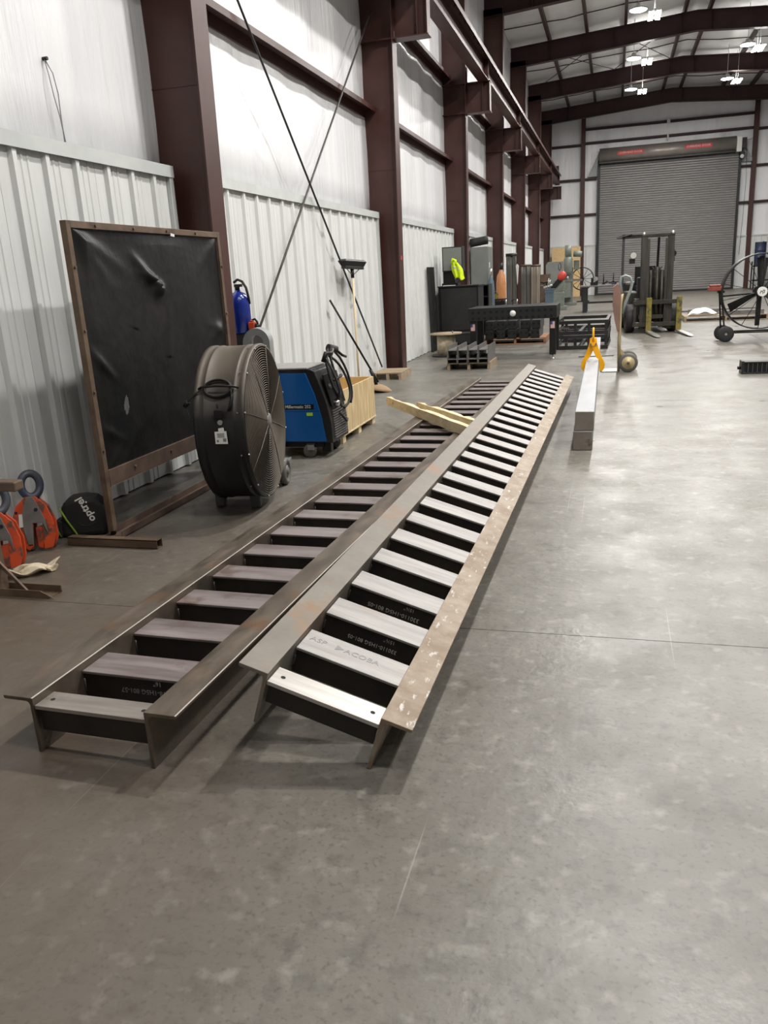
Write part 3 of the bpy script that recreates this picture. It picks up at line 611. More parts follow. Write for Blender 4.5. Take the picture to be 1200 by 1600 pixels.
bl = MB()
for (y, z) in [(.25 + .4 * i, 1.83) for i in range(4)] + [(.3 + .45 * i, .385) for i in range(4)]: bl.cyl((.018, y, z), (.03, y, z), .009, 8)
for z in (.55, .9, 1.25, 1.6): bl.cyl((.018, 0, z), (.03, 0, z), .008, 8); bl.cyl((.018, 1.815, z), (.03, 1.815, z), .008, 8)
bl.build('bolt_heads', 'rust', sc_, kind='stuff')
MB().add([(.03, 1.08, 1.80), (.03, 1.13, 1.795), (.03, 1.135, 1.812), (.03, 1.085, 1.818)], [(0, 1, 2, 3)]).build('tape_scrap', 'white', sc_, solid=.001)
# ------------------------------------------------------------------ drum fan
fz, fR = .576, .506
fa = thing('drum_fan', 'big black drum fan with a dusty wire grille standing before the welding screen', 'fan', (-2.214, 4.875, 0), .155)
cx = (0, 0, fz); ax = (1, 0, 0)
MB().lathe([(.485, -.319), (.508, -.319), (.508, -.295), (.501, -.288), (.501, -.262), (.506, -.258), (.506, -.25), (.501, -.246), (.501, -.075), (.506, -.07), (.506, -.062), (.501, -.058), (.501, -.03), (.508, -.024), (.508, 0), (.496, .002), (.490, 0), (.485, -.02), (.485, -.319)], cx, ax, 72).build('drum', 'drum', fa)
g = MB()
for i in range(30): r = .06 + i * .0149; g.torus((.016 * (1 - (r / .5) ** 2) + .004, 0, fz), ax, r, .0027, 64, 4)
gr = g.build('grille_rings', 'grille', fa, kind='stuff')
for k in range(8):
    a = pi / 8 + .12 + k * pi / 4
    s = MB().tube([(.022, .05 * cos(a), fz + .05 * sin(a)), (.019, .28 * cos(a), fz + .28 * sin(a)), (.005, .5 * cos(a), fz + .5 * sin(a))], .0028, 5).build('grille_spoke', 'grille', fa)
MB().lathe([(.056, .012), (.05, .024), (.0, .027)], cx, ax, 28).build('hub_badge', 'worn', fa)
g = MB()
for i in range(20): g.torus((-.31, 0, fz), ax, .06 + i * .0225, .0024, 48, 4)
for k in range(8): a = k * pi / 4; g.cyl((-.312, .05 * cos(a), fz + .05 * sin(a)), (-.312, .49 * cos(a), fz + .49 * sin(a)), .003, 4)
g.build('rear_grille', 'fanbody', fa, kind='stuff')
MB().cyl((-.28, 0, fz), (-.12, 0, fz), .09, 20).build('motor', 'black2', fa)
for k in range(3):
    a = .4 + k * 2 * pi / 3; X = T(-.09, 0, fz) @ RX(a)
    MB().add([(-.02, -.07, .06), (.03, .07, .06), (.05, .15, .44), (-.03, -.13, .44)], [(0, 1, 2, 3)], False, X).build('fan_blade', 'black2', fa, solid=.003)
bl = MB()
for k in range(12):
    a = .25 + k * pi / 6
    bl.cyl((.0, .500 * cos(a), fz + .500 * sin(a)), (.01, .500 * cos(a), fz + .500 * sin(a)), .006, 6)
    bl.cyl((-.04, .505 * cos(a), fz + .505 * sin(a)), (-.04, .512 * cos(a), fz + .512 * sin(a)), .005, 6)
bl.build('rim_bolts', 'chrome', fa, kind='stuff')
inv = fa.matrix_basis.inverted() if False else (T(-2.214, 4.875, 0) @ RZ(.155)).inverted()
def lf(x, y, z): return inv @ Vector((x, y, z))
for (x, y) in ((-2.571, 4.796), (-2.307, 4.79)):
    p = lf(x, y, 0); MB().box((p.x - .036, p.y - .03, 0), (p.x + .036, p.y + .03, .11)).build('rubber_foot', 'grubber', fa, bev=.012)
    q = lf(x, y + .60, 0); MB().bar((p.x, p.y, .12), (p.x, q.y, .12), .03, .03).build('cradle_bar', 'black', fa)
p = lf(-2.571, 4.796, 0); q = lf(-2.307, 4.79, 0); MB().bar((p.x - .03, p.y, .115), (q.x + .03, q.y, .115), .03, .02).build('cross_bar', 'black', fa)
for x in (-2.345, -2.62):
    p = lf(x, 5.40, .1); w = MB(); w.lathe([(.03, -.03), (.085, -.03), (.10, -.02), (.10, .02), (.085, .03), (.07, .03), (.065, .018), (.03, .018), (.025, .034), (.0, .034)], p, ax, 28)
    w.build('wheel', 'grubber', fa)
    if x > -2.4: MB().lathe([(.045, .019), (.045, .024), (.018, .026), (.0, .026)], p, ax, 20).build('wheel_hub', 'worn', fa)
a_, b_ = lf(-2.32, 5.40, .1), lf(-2.64, 5.40, .1); MB().cyl(a_, b_, .012, 8).build('axle', 'black', fa)
def ds(x, v, off=0.0, phi0=.58):                              # a point on the drum surface
    R = .503 + off; a = phi0 + v / .503; return (x, -R * cos(a), fz + R * sin(a))
for rr, o in ((1.0, .012), (.9, .014), (.95, .022), (1.03, .006)):
    MB().tube([ds(-.165 + .088 * rr * cos(t), .058 * rr * sin(t), o) for t in [2 * pi * i / 28 for i in range(28)]], .0055, 6, True).build('power_cord', 'rubber', fa)
MB().tube([ds(-.285, 0, .012), ds(-.26, 0, .035), ds(-.165, .002, .042), ds(-.06, 0, .034), ds(-.035, 0, .012)], .008, 6).build('handle', 'black', fa)
MB().tube([ds(-.085, -.01, .012), ds(-.072, -.06, .014), ds(-.08, -.11, .012), ds(-.095, -.14, .004)], .009, 6).build('cord_strap', 'black', fa)
MB().tube([ds(-.25, 0, .02), ds(-.30, -.03, .02), ds(-.345, -.07, .01), ds(-.36, -.085, .0)], .0055, 6).build('cord_end', 'rubber', fa)
MB().cyl(ds(-.35, -.075, .005), ds(-.375, -.105, -.005), .016, 8, .012).build('plug', 'black', fa)
MB().tube([ds(-.365, -.11, 0), ds(-.345, -.15, .006), ds(-.325, -.20, .004)], .0055, 6).build('cord_end', 'rubber', fa)
MB().box((-.18, -.512, .685), (-.13, -.49, .735)).cyl((-.155, -.505, .745), (-.155, -.505, .775), .006, 6).build('switch_box', 'black', fa, bev=.004)
MB().cyl((-.15, -.49, .66), (-.15, -.506, .66), .016, 12).build('switch_cap', 'chrome', fa)
MB().add([(-.19, -.5085, .53), (-.112, -.5085, .528), (-.115, -.506, .607), (-.19, -.506, .605)], [(0, 1, 2, 3)]).add([(-.165, -.507, .600), (-.128, -.507, .600), (-.13, -.505, .63), (-.165, -.505, .625)], [(0, 1, 2, 3)]).build('data_label', 'white', fa, solid=.001)
lbm = MB()
for z in (.59, .58, .57): lbm.box((-.175, -.5095, z), (-.13, -.5075, z + .004))
lbm.box((-.18, -.5097, .54), (-.168, -.509, .555)); lbm.box((-.14, -.5097, .543), (-.12, -.509, .563)); lbm.build('label_print', 'stamp', fa)
# ------------------------------------------------------------------ wire feed welder
wd = thing('wire_welder', 'blue and black wire feed welding machine on casters beside the plywood crate', 'welder', (-2.75, 6.28, 0))
body = [(-.50, .13), (.49, .13), (.485, .30), (.46, .46), (.41, .62), (.365, .735), (.33, .752), (-.50, .752)]
MB().prism(body, .008, .44).build('cabinet', 'black2', wd, bev=.006)
MB().prism([(-.46, .142), (.435, .142), (.405, .36), (.36, .54), (.29, .722), (-.46, .732)], -.003, .012).build('side_panel', 'blue', wd, bev=.004)
MB().box((-.46, -.0045, .402), (.41, -.0025, .406)).build('panel_seam', 'mesh', wd)
MB().box((-.50, .0, .7525), (.31, .44, .768)).build('lid', 'greytop', wd, bev=.006)
t_ = MB().box((.06, -.0055, .42), (.345, -.0028, .462)).build('name_strip', 'black', wd)
text('Millermatic 252', .037, 'white', wd, T(.202, -.0062, .442) @ FACE_S, 'name_lettering', bold=.0004)
MB().box((.275, -.006, .365), (.33, -.003, .392)).build('lime_sticker', 'lgreen', wd)
MB().box((-.03, -.006, .425), (.015, -.001, .475)).build('latch', 'black', wd, bev=.003)
lv = None
for i in range(12):
    z = .16 + i * .021
    m = MB().box((.486 - i * .0006, .06, z), (.502 - i * .0008, .40, z + .009))
    m.build('louver', 'worn', wd)
MB().prism([(.482, .43), (.495, .43), (.43, .70), (.415, .70)], .05, .40).build('control_panel', 'black', wd, bev=.003)
for y, z in ((.12, .60), (.22, .60), (.32, .60)): MB().cyl((.43, y, z), (.47, y, z - .005), .022, 14).build('control_knob', 'worn', wd)
MB().cyl((.485, .12, .46), (.53, .12, .45), .024, 12).build('gun_socket', 'chrome', wd)
cb = [[(.47, .12, .46), (.56, .10, .52), (.52, .08, .70), (.44, .10, .85), (.42, .16, .80), (.46, .20, .62), (.50, .24, .46), (.52, .22, .40)],
      [(.45, .15, .80), (.42, .13, .88), (.46, .11, .70), (.50, .12, .55), (.53, .18, .50), (.49, .24, .60), (.44, .22, .84)],
      [(.42, .22, .86), (.40, .30, .90), (.45, .40, .84), (.50, .46, .70), (.52, .50, .56), (.53, .49, .47), (.52, .46, .40)],
      [(.42, .24, .84), (.46, .34, .78), (.50, .42, .66), (.53, .45, .52), (.53, .40, .42), (.51, .3, .38)],
      [(.48, .14, .64), (.52, .2, .66), (.52, .28, .67), (.48, .34, .66)],
      [(.5, .20, .36), (.53, .24, .30), (.52, .32, .26), (.5, .40, .27)]]
for c in cb: MB().tube([Vector(c[0])] + [((Vector(c[i]) * 3 + Vector(c[i + 1])) / 4 if j == 0 else (Vector(c[i]) + Vector(c[i + 1]) * 3) / 4) for i in range(len(c) - 1) for j in (0, 1)] + [Vector(c[-1])], .011, 6).build('gun_cable', 'rubber', wd)
MB().tube([(.42, .10, .80), (.44, .12, .87), (.46, .20, .86), (.45, .26, .89)], .02, 7).build('welding_gun', 'black', wd)
MB().cyl((.40, .30, .90), (.45, .37, .875), .035, 10).build('coiled_lead', 'rubber', wd)
MB().tube([(.44, .38, .88), (.47, .46, .82), (.48, .53, .80)], .012, 6).build('gun_trigger', 'black', wd)
MB().box((.42, .14, .845), (.45, .20, .87)).box((.43, .26, .83), (.45, .31, .86)).build('tape_wrap', 'white', wd)
MB().box((-.48, .02, .09), (.40, .42, .13)).build('undercarriage', 'black', wd)
MB().box((.38, .03, .05), (.46, .09, .14)).build('front_leg', 'black', wd)
for x, y in ((.27, .02), (.36, .40)):
    MB().lathe([(.02, -.016), (.05, -.016), (.058, -.01), (.058, .01), (.05, .016), (.0, .018)], (x, y, .058), (.25, -1, 0), 24).build('caster_wheel', 'grubber', wd)
    MB().box((x - .01, y - .03, .07), (x + .05, y - .024, .125)).box((x - .01, y + .024, .07), (x + .05, y + .03, .125)).box((x - .012, y - .03, .118), (x + .052, y + .03, .126)).build('caster_fork', 'chrome', wd)
for y in (.0, .44): MB().lathe([(.03, -.02), (.10, -.02), (.11, -.01), (.11, .01), (.10, .02), (.0, .02)], (-.42, y, .11), (0, 1, 0), 24).build('rear_wheel', 'rubber', wd)
# ------------------------------------------------------------------ plywood crate
cr_ = thing('plywood_crate', 'open plywood crate on wooden skids beside the blue welder', 'crate', (-2.36, 6.87, 0))
MB().box((-.018, 0, .085), (0, 1.06, .485)).build('side_board', 'ply', cr_); MB().box((-.60, 0, .085), (-.582, 1.06, .485)).build('side_board', 'plyin', cr_)
MB().box((-.581, .0, .085), (-.019, .018, .485)).build('end_board', 'ply', cr_); MB().box((-.581, 1.042, .085), (-.019, 1.06, .485)).build('end_board', 'plyin', cr_)
MB().box((-.60, 0, .07), (0.004, 1.06, .084)).build('bottom_board', 'pine', cr_)
for y in (.0, .49, .97): MB().box((-.60, y, 0.0), (-.01, y + .09, .07)).build('skid', 'pine', cr_, bev=.003)
# ------------------------------------------------------------------ brooms and pallet by the second column
bm = thing('push_broom', 'push broom with black head, standing upside down against the wall', 'broom', (-3.2, 10.08, 0))
MB().cyl((0, 0, 0), (-.09, .29, 1.56), .0135, 10).build('handle', 'handle', bm)
MB().cyl((-.086, .275, 1.47), (-.092, .295, 1.585), .022, 10, .026).build('handle_socket', 'black', bm)
X = basis((-.085, .31, 1.60), Vector((.12, .96, -.03)).normalized(), Vector((-.99, .12, 0)).normalized(), (0, 0, 1))
MB().box((-.29, -.03, -.02), (.29, .03, .015), X).build('broom_block', 'black2', bm, bev=.004)
MB().add([X @ Vector(p) for p in ((-.29, -.03, .015), (.29, -.03, .015), (.29, .03, .015), (-.29, .03, .015), (-.33, -.055, .075), (.33, -.055, .075), (.33, .055, .075), (-.33, .055, .075), (-.27, -.04, .10), (.27, -.04, .10), (.27, .04, .10), (-.27, .04, .10))],
         [(3, 2, 1, 0), (0, 1, 5, 4), (1, 2, 6, 5), (2, 3, 7, 6), (3, 0, 4, 7), (4, 5, 9, 8), (5, 6, 10, 9), (6, 7, 11, 10), (7, 4, 8, 11), (8, 9, 10, 11)]).build('bristles', 'black', bm)
for s in (-1, 1): MB().cyl((-.09, .29, 1.50), X @ Vector((s * .2, 0, -.015)), .006, 6).build('brace', 'worn', bm)
sb = thing('squeegee', 'black handled floor brush leaning against the wall behind the crate', 'brush', (-2.98, 10.22, 0))
MB().cyl((.0, .0, .13), (-.42, -.50, 1.22), .014, 8).build('handle', 'black', sb)
MB().lathe([(.03, .09), (.10, .07), (.17, .03), (.18, 0)], (.0, .02, .01), (0.15, .15, 1), 20).build('brush_head', 'tan', sb)
MB().cyl((-.02, -.02, .10), (-.07, -.09, .30), .022, 8).build('handle_socket', 'black', sb)
def pallet(label, loc, sx, sy, h, m, nb, rz=0.0, group=None):
    p = thing('pallet', label, 'pallet', loc, rz, group)
    for i in range(nb):
        y = sy * i / nb; MB().box((0, y + .01, h - .018), (sx, y + sy / nb - .015, h)).build('deck_board', m, p)
    for x in (0, sx / 2 - .02, sx - .045): MB().box((x, .008, .016 if h > .11 else 0), (x + .045, sy - .012, h - .019)).build('runner', m, p)
    if h > .11:
        for y in (0, sy / 2 - .05, sy - .11): MB().box((0, y + .01, 0), (sx, y + .09, .015)).build('bottom_board', m, p)
    return p
pallet('small weathered pallet lying at the foot of the second maroon column', (-3.40, 11.42, 0), .43, .62, .105, 'oldwood', 4)
# ------------------------------------------------------------------ things behind the fan
cb_ = MB().box((-.13, -.15, 0), (.13, .15, 1.03)).build('black_stand', 'black2', bev=.01); cb_.location = (-3.30, 6.95, 0); tag(cb_, 'black steel stand behind the drum fan, carrying the blue tank', 'stand')
tk = thing('blue_tank', 'royal blue gas tank with a black hose on the black stand by the first column', 'tank', (-3.285, 6.88, 1.031))
MB().lathe([(.09, 0), (.10, .012), (.10, .27), (.094, .31), (.07, .35), (.03, .37), (.025, .385), (.0, .385)], n=28).build('tank_body', 'tankblue', tk)
MB().cyl((0, 0, .385), (0, 0, .42), .022, 10).box((-.02, -.02, .41), (.045, .02, .435)).build('valve', 'black', tk)
MB().tube([(-.03, 0, .45), (.01, 0, .475), (.06, -.01, .455), (.095, -.015, .40), (.105, -.01, .33), (.098, .02, .26)], .012, 7).build('hose', 'rubber', tk)
oc = thing('orange_clamp', 'small orange clamp hanging beside the blue tank', 'clamp', (-3.155, 6.845, 1.031))
MB().box((-.03, -.03, 0), (.03, .03, .10)).cyl((0, 0, .10), (0, 0, .115), .02, 8).build('clamp_body', 'orange', oc, bev=.008)
MB().cyl((.03, 0, .06), (.065, -.01, .05), .024, 8).tube([(.0, 0, .115), (.03, 0, .125), (.05, .0, .10), (.06, 0, .04), (.04, .0, 0.01)], .01, 6).build('clamp_lever', 'black', oc)
lp = thing('lifting_eye', 'grey steel lifting eye with a round hole standing behind the drum fan', 'lifting eye', (-2.77, 6.07, 0), .25)
n = 24; m = MB(); out = [(.108 * cos(pi * i / n), 1.0 + .118 * sin(pi * i / n)) for i in range(n + 1)]; inn = [(.058 * cos(pi * i / n), 1.0 + .064 * sin(pi * i / n)) for i in range(n + 1)]
v = []
for y in (-.05, .14): v += [(x, y, z) for x, z in out] + [(x, y, z) for x, z in inn]
k = n + 1; f = []
for i in range(n): f += [(i, i + 1, k + i + 1, k + i), (2 * k + i + 1, 2 * k + i, 3 * k + i, 3 * k + i + 1), (i, 2 * k + i, 2 * k + i + 1, i + 1), (k + i + 1, 3 * k + i + 1, 3 * k + i, k + i)]
m.add(v, f); m.box((-.108, -.05, 0), (-.058, .14, 1.0)).box((.058, -.05, 0), (.108, .14, 1.0)).box((-.0579, -.05, 0), (.0579, .14, .90)); m.build('eye_plate', 'galv', lp)
MB().box((-.18, -.12, 0), (.18, .12, .02)).build('foot_plate', 'galv', lp)
# ------------------------------------------------------------------ left edge: plate clamps, helmet bag, stand, scrap
def plate_clamp(label, X):
    c = thing('plate_clamp', label, 'clamp', X=X, group='orange plate lifting clamps by the wall')
    side = [(-.03, .315), (.03, .315), (.085, .26), (.12, .17), (.125, .07), (.105, .005), (.07, .0), (.055, .0), (.055, .155), (.005, .155), (-.005, .02), (-.03, -.004), (-.075, .03), (-.11, .10), (-.115, .18), (-.085, .265)]
    for y in (-.038, .026): MB().prism(side, y, y + .012).build('cheek_plate', 'orange', c, bev=.003)
    MB().prism([(-.035, .30), (.035, .30), (.07, .20), (.05, .157), (.0, .157), (-.012, .0), (-.035, .0), (-.06, .12), (-.055, .22)], -.0255, .0255).build('jaw_body', 'worn', c, bev=.003)
    MB().prism([(-.02, .31), (.02, .31), (.075, .175), (.085, .09), (.06, .155), (.004, .157), (-.004, .03), (-.03, .03), (-.05, .12), (-.05, .22)], -.046, -.0385).build('wear_plate', 'worn', c, bev=.002)
    MB().prism([(.010, .13), (.052, .14), (.056, .04), (.046, .002), (.018, .012)], -.0245, .0245).build('cam_jaw', 'orange', c, bev=.004)
    MB().cyl((.03, -.05, .235), (.03, .04, .235), .011, 10).build('pivot_pin', 'hole', c)
    MB().cyl((-.085, -.041, .225), (-.085, .04, .225), .009, 10).build('bolt', 'hole', c)
    MB().add([(-.075, -.0395, .135), (-.04, -.0395, .14), (-.042, -.0395, .215), (-.072, -.0395, .215)], [(0, 1, 2, 3)]).build('paper_label', 'white', c, solid=.001)
    MB().tube([(.046 * cos(t), .03 * cos(t), .385 + .07 * sin(t)) for t in [2 * pi * i / 28 for i in range(28)]], .0235, 10, True).build('lifting_ring', 'ringblue', c)
    MB().cyl((0, -.04, .30), (0, .04, .30), .02, 10).build('ring_pin', 'worn', c)
    return c
def lean(x, y, rz, tilt, z=0.006): return T(x, y, z) @ RZ(rz) @ RX(tilt)
c1_ = plate_clamp('orange plate clamp with white label and blue grey ring, beside the helmet bag', lean(-3.285, 3.78, .42, -.26))
c2_ = plate_clamp('orange plate clamp half hidden by the steel stand in the left corner of the picture', lean(-3.25, 3.45, .42, -.26))
bag = thing('helmet_bag', 'black helmet bag with lime piping leaning on the wall by the welding screen', 'bag', (-3.17, 4.10, 0), .42)
prof = [(-.135, .0), (.15, .0), (.165, .06), (.165, .13), (.145, .20), (.10, .243), (.03, .258), (-.05, .25), (-.10, .225), (-.115, .19), (-.125, .10)]
MB().prism(prof, -.06, .09).build('bag_body', 'bag', bag, bev=.03)
MB().tube([(-.118, -.066, .20), (-.085, -.069, .12), (-.045, -.068, .04), (-.03, -.066, .0)], .006, 6).build('green_piping', 'green', bag)
MB().tube([(.166, -.03, .16), (.172, -.03, .10), (.17, -.03, .03)], .006, 6).build('green_piping', 'green', bag)
MB().prism([(-.20, 0), (-.125, 0), (-.115, .11), (-.14, .125), (-.16, .11)], -.05, .03).build('side_pocket', 'bag', bag, bev=.012)
MB().tube([(-.155, -.055, .10), (-.15, -.055, .05), (-.135, -.055, .01)], .005, 6).build('green_piping', 'green', bag)
MB().tube([(-.17, -.02, .05), (-.22, .0, .03), (-.23, .02, .008)], .012, 6).build('strap', 'black', bag)
MB().tube([(.16, -.05, .03), (.18, -.075, .025), (.19, -.10, .02)], .016, 6).build('strap', 'black', bag)
text('optrel', .068, 'white', bag, T(.035, -.0612, .175) @ FACE_S @ RZ(1.98), 'bag_lettering', bold=.0016)
MB().cyl((.045, -.060, .222), (.045, -.0615, .222), .006, 10).build('white_dot', 'white', bag)
MB().tube([(.035 + .055 * cos(t), -.0605, .11 + .04 * sin(t)) for t in [pi + .4 + i * .22 for i in range(11)]], .0025, 5).build('embossed_arc', 'black2', bag)
stn = thing('steel_stand', 'rusty steel post stand at the left edge of the picture, beside the plate clamps', 'stand', (-3.0, 3.15, 0))
MB().box((-.5, -.045, 0), (.32, .045, .005)).box((-.5, -.045, .005), (.27, -.040, .04)).box((-.5, .04, .005), (.33, .045, .04)).add([(.27, -.045, .005), (.27, -.040, .005), (.345, -.04, .005), (.345, -.045, .005), (.27, -.045, .04), (.27, -.040, .04)], [(0, 1, 2, 3), (4, 5, 2, 3), (0, 4, 3), (1, 2, 5)]).build('base_channel', 'rust', stn)
MB().box((-.09, -.035, .005), (.02, .035, .56)).build('post', 'rust', stn, bev=.004)
MB().box((-.5, -.04, .55), (.232, .03, .60)).build('arm', 'rust', stn, bev=.008)
MB().add([(.02, -.006, .17), (.16, -.006, .02), (.14, -.006, .02), (.02, -.006, .14), (.02, .006, .17), (.16, .006, .02), (.14, .006, .02), (.02, .006, .14)], [(0, 1, 2, 3), (7, 6, 5, 4), (0, 4, 5, 1), (1, 5, 6, 2), (2, 6, 7, 3), (3, 7, 4, 0)]).build('brace', 'rust', stn)
rng = random.Random(4)
def rag(u, v):
    d = .018 * sin(9 * u + 5 * v) + .012 * sin(17 * v + 3 * u); e = .02 * sin(11 * u) * (v > .6)
    return (-.13 + .26 * u + .05 * (v - .5) + .015 * sin(13 * v), -.05 + .11 * v + e, .028 + d + .03 * (v - .5) * (u - .3))
ct = MB().grid(rag, 16, 10, lambda u, v: (u > .85 and v < .3) or (u < .1 and v > .7)).build('torn_cardboard', 'kraft', solid=.004); ct.location = (-3.03, 3.40, 0.002); ct.rotation_euler = (0, 0, .55)
tag(ct, 'crumpled piece of tan cardboard lying on the floor by the steel stand', 'cardboard')
# hanging wire on the upper wall
hw = thing('hanging_wire', 'loop of thin grey wire hanging from a screw high on the white wall', 'wire', (-3.60, 5.03, 2.93))
MB().tube([(0, 0, 0), (.03, .02, -.08), (.04, .03, -.2), (.035, .03, -.33), (.03, .035, -.50)], .004, 5).build('wire_strand', 'galv', hw)
MB().tube([(0, -.005, 0), (.02, -.01, -.10), (.03, -.005, -.22), (.035, .02, -.35), (.03, .045, -.50)], .004, 5).build('wire_strand', 'galv', hw)
MB().cyl((-.05, 0, .005), (.02, 0, .005), .012, 8).build('screw_head', 'black2', hw)
# ------------------------------------------------------------------ tubes, beam clamp, hand truck
def sqtube(label, p, q, w, h, m, group):
    t = thing('square_tube', label, 'steel tube', p, 0, group); q = Vector(q) - Vector(p)
    a = atan2(q.x, q.y); L = q.length; t.rotation_euler = (0, 0, -a)
    MB().box((-w / 2, .012, 0), (w / 2, L, h)).build('tube_body', m, t, bev=.006); MB().box((-w / 2 + .002, 0, .002), (w / 2 - .002, .0118, h - .002)).build('end_cap', 'capsteel', t, bev=.003)
    return t
sqtube('lower grey square steel tube lying on the floor under the other one', (-.214, 6.63, 0), (-.275, 12.9, 0), .156, .158, 'tube', 'stacked square steel tubes')
sqtube('upper grey square steel tube with the yellow beam clamp on it', (-.203, 6.65, .1585), (-.262, 13.9, .1585), .152, .160, 'tube', 'stacked square steel tubes')
yc = thing('beam_clamp', 'bright yellow beam clamp gripping the upper square steel tube', 'clamp', (-.229, 10.45, .19), .008)
for s in (-1, 1):
    o = -.012 if s > 0 else .012
    pl = [(s * x, z) for x, z in ((.005, .41), (.04, .37), (.058, .30), (.092, .20), (.136, .11), (.146, .065), (.137, .02), (.108, -.012), (.080, -.004), (.079, .03), (.0785, .09), (.07, .135), (.035, .17), (.0, .25), (-.045, .35), (-.04, .40))]
    MB().prism(pl, o - .011, o + .011).build('clamp_arm', 'yellow', yc, bev=.004)
MB().cyl((0, -.05, .33), (0, .05, .33), .022, 12).build('pivot_bolt', 'yellow', yc)
MB().tube([(0, 0.022 + .0, .36), (0, .03, .42), (0, .024, .49), (0, 0, .52), (0, -.024, .49), (0, -.03, .42), (0, -.022, .36)], .013, 8, True).build('shackle', 'yellow', yc)
MB().bar((-.04, 0, .325), (.04, 0, .325), .06, .025).build('cross_pin', 'worn', yc)
rd = MB().cyl((-.42, 10.82, .326), (.02, 10.86, .326), .007, 6).build('steel_rod', 'mast'); tag(rd, 'thin steel rod laid across the upper square tube behind the yellow clamp', 'rod')
ht = thing('hand_truck', 'tan two wheeled hand truck standing upright beside the square tubes', 'hand truck', (.115, 11.95, 0))
for y in (-.16, .16):
    MB().tube([(-.02, y, .01), (-.02, y, .6), (-.015, y, .95), (.0, y, 1.06)], .019, 8).build('rail', 'tanpaint', ht)
    MB().tube([(.0, y, 1.03), (-.03, y, 1.20), (-.015, y, 1.285), (.04, y, 1.30), (.10, y, 1.275), (.128, y, 1.20), (.11, y, 1.10), (.045, y, .93), (.012, y, .80)], .015, 8).build('handle_loop', 'tanpaint' if y > 0 else 'paleblue', ht)
    MB().lathe([(.02, -.03), (.115, -.03), (.13, -.018), (.13, .018), (.115, .03), (.0, .03)], (.105, y * 1.25, .13), (0, -1, 0), 28).build('tire', 'grubber', ht)
    MB().lathe([(.088, .0302), (.085, .034), (.03, .034), (.025, .045), (.0, .045)], (.105, y * 1.25, .13), (0, -1, 0), 24).build('wheel_rim', 'tanpaint', ht)
    MB().lathe([(.022, .0452), (.018, .052), (.0, .052)], (.105, y * 1.25, .13), (0, -1, 0), 12).build('hub', 'rust', ht)
    MB().bar((-.02, y, .30), (.105, y * 1.1, .13), .012, .03).build('axle_bracket', 'tanpaint', ht)
MB().cyl((.105, -.2, .13), (.105, .2, .13), .011, 8).build('axle', 'worn', ht)
for z in (.08, .42, .74): MB().bar((-.02, -.16, z), (-.02, .16, z), .02, .035).build('cross_bar', 'tanpaint', ht)
MB().box((-.045, -.02, .1), (-.035, .02, 1.0)).build('center_strap', 'tanpaint', ht)
MB().box((-.24, -.17, .004), (-.02, .17, .012)).add([(-.24, -.17, .012), (-.275, -.09, .010), (-.275, .09, .010), (-.24, .17, .012), (-.24, -.17, .004), (-.275, -.09, .006), (-.275, .09, .006), (-.24, .17, .004)], [(0, 1, 2, 3), (7, 6, 5, 4), (0, 4, 5, 1), (1, 5, 6, 2), (2, 6, 7, 3)]).build('toe_plate', 'forkshine', ht)
MB().prism([(-.055, .56), (-.02, .56), (-.015, 1.12), (-.06, 1.20), (-.12, 1.16), (-.125, .92), (-.095, .72)], -.19, .19).build('back_board', 'brown', ht, bev=.004)
# ------------------------------------------------------------------ black welding table and its surroundings
wt = thing('welding_table', 'black drilled welding table with square legs, holding two small clamps', 'table', (-1.63, 13.76, 0))
MB().box((-.735, 0, .845), (.735, .95, .87)).build('table_top', 'fixture', wt, bev=.003)
MB().box((-.735, 0, .665), (.735, .02, .844)).build('front_side', 'fixture', wt, bev=.002); MB().box((-.735, .93, .665), (.735, .95, .844)).build('back_side', 'fixture', wt, bev=.002)
MB().box((-.735, .021, .665), (-.715, .929, .844)).build('end_side', 'fixture', wt, bev=.002); MB().box((.715, .021, .665), (.735, .929, .844)).build('end_side', 'fixture', wt, bev=.002)
for i, (x, y) in enumerate(((-.66, .08), (.67, .08), (-.66, .87), (.67, .87))):
    lg = MB().box((x - .052, y - .052, .07), (x + .052, y + .052, .70)).build('leg', 'black', wt, bev=.004)
    MB().cyl((x, y, .0), (x, y, .012), .04, 14).cyl((x, y, .012), (x, y, .075), .014, 8).build('leveling_foot', 'chrome', lg)
    if i < 2:
        fg = MB().box((x - .035, y - .0545, .50), (x + .035, y - .0525, .61)).build('flag_sticker', 'white', lg)
        MB().box((x - .035, y - .0552, .56), (x + .0, y - .0547, .61)).build('flag_canton', 'flagblue', lg)
        st = MB()
        for k in range(3): st.box((x + .003 + .011 * k, y - .0552, .50), (x + .0085 + .011 * k, y - .0547, .61)).box((x - .033 + .011 * k, y - .0552, .50), (x - .0275 + .011 * k, y - .0547, .558))
        st.build('flag_stripes', 'flagred', lg, kind='stuff')
MB().lathe([(.05, 0), (.05, .004), (.0, .005)], (.02, -.001, .765), (0, -1, 0), 20).build('oval_badge', 'white', wt)
def tclamp(label, x, y):
    c = thing('toggle_clamp', label, 'clamp', (x, y, .8705), .3, 'small clamps on the welding table')
    MB().box((-.05, -.02, 0), (.05, .02, .012)).build('clamp_base', 'worn', c); MB().cyl((.03, 0, .012), (.03, 0, .10), .012, 8).build('clamp_post', 'chrome', c)
    MB().tube([(.03, 0, .09), (-.02, 0, .10), (-.07, 0, .07)], .009, 6).build('clamp_handle', 'black', c)
tclamp('small steel clamp on the welding table, the left of the two', -1.83, 14.42); tclamp('small steel clamp on the welding table, the right of the two', -1.64, 14.42)
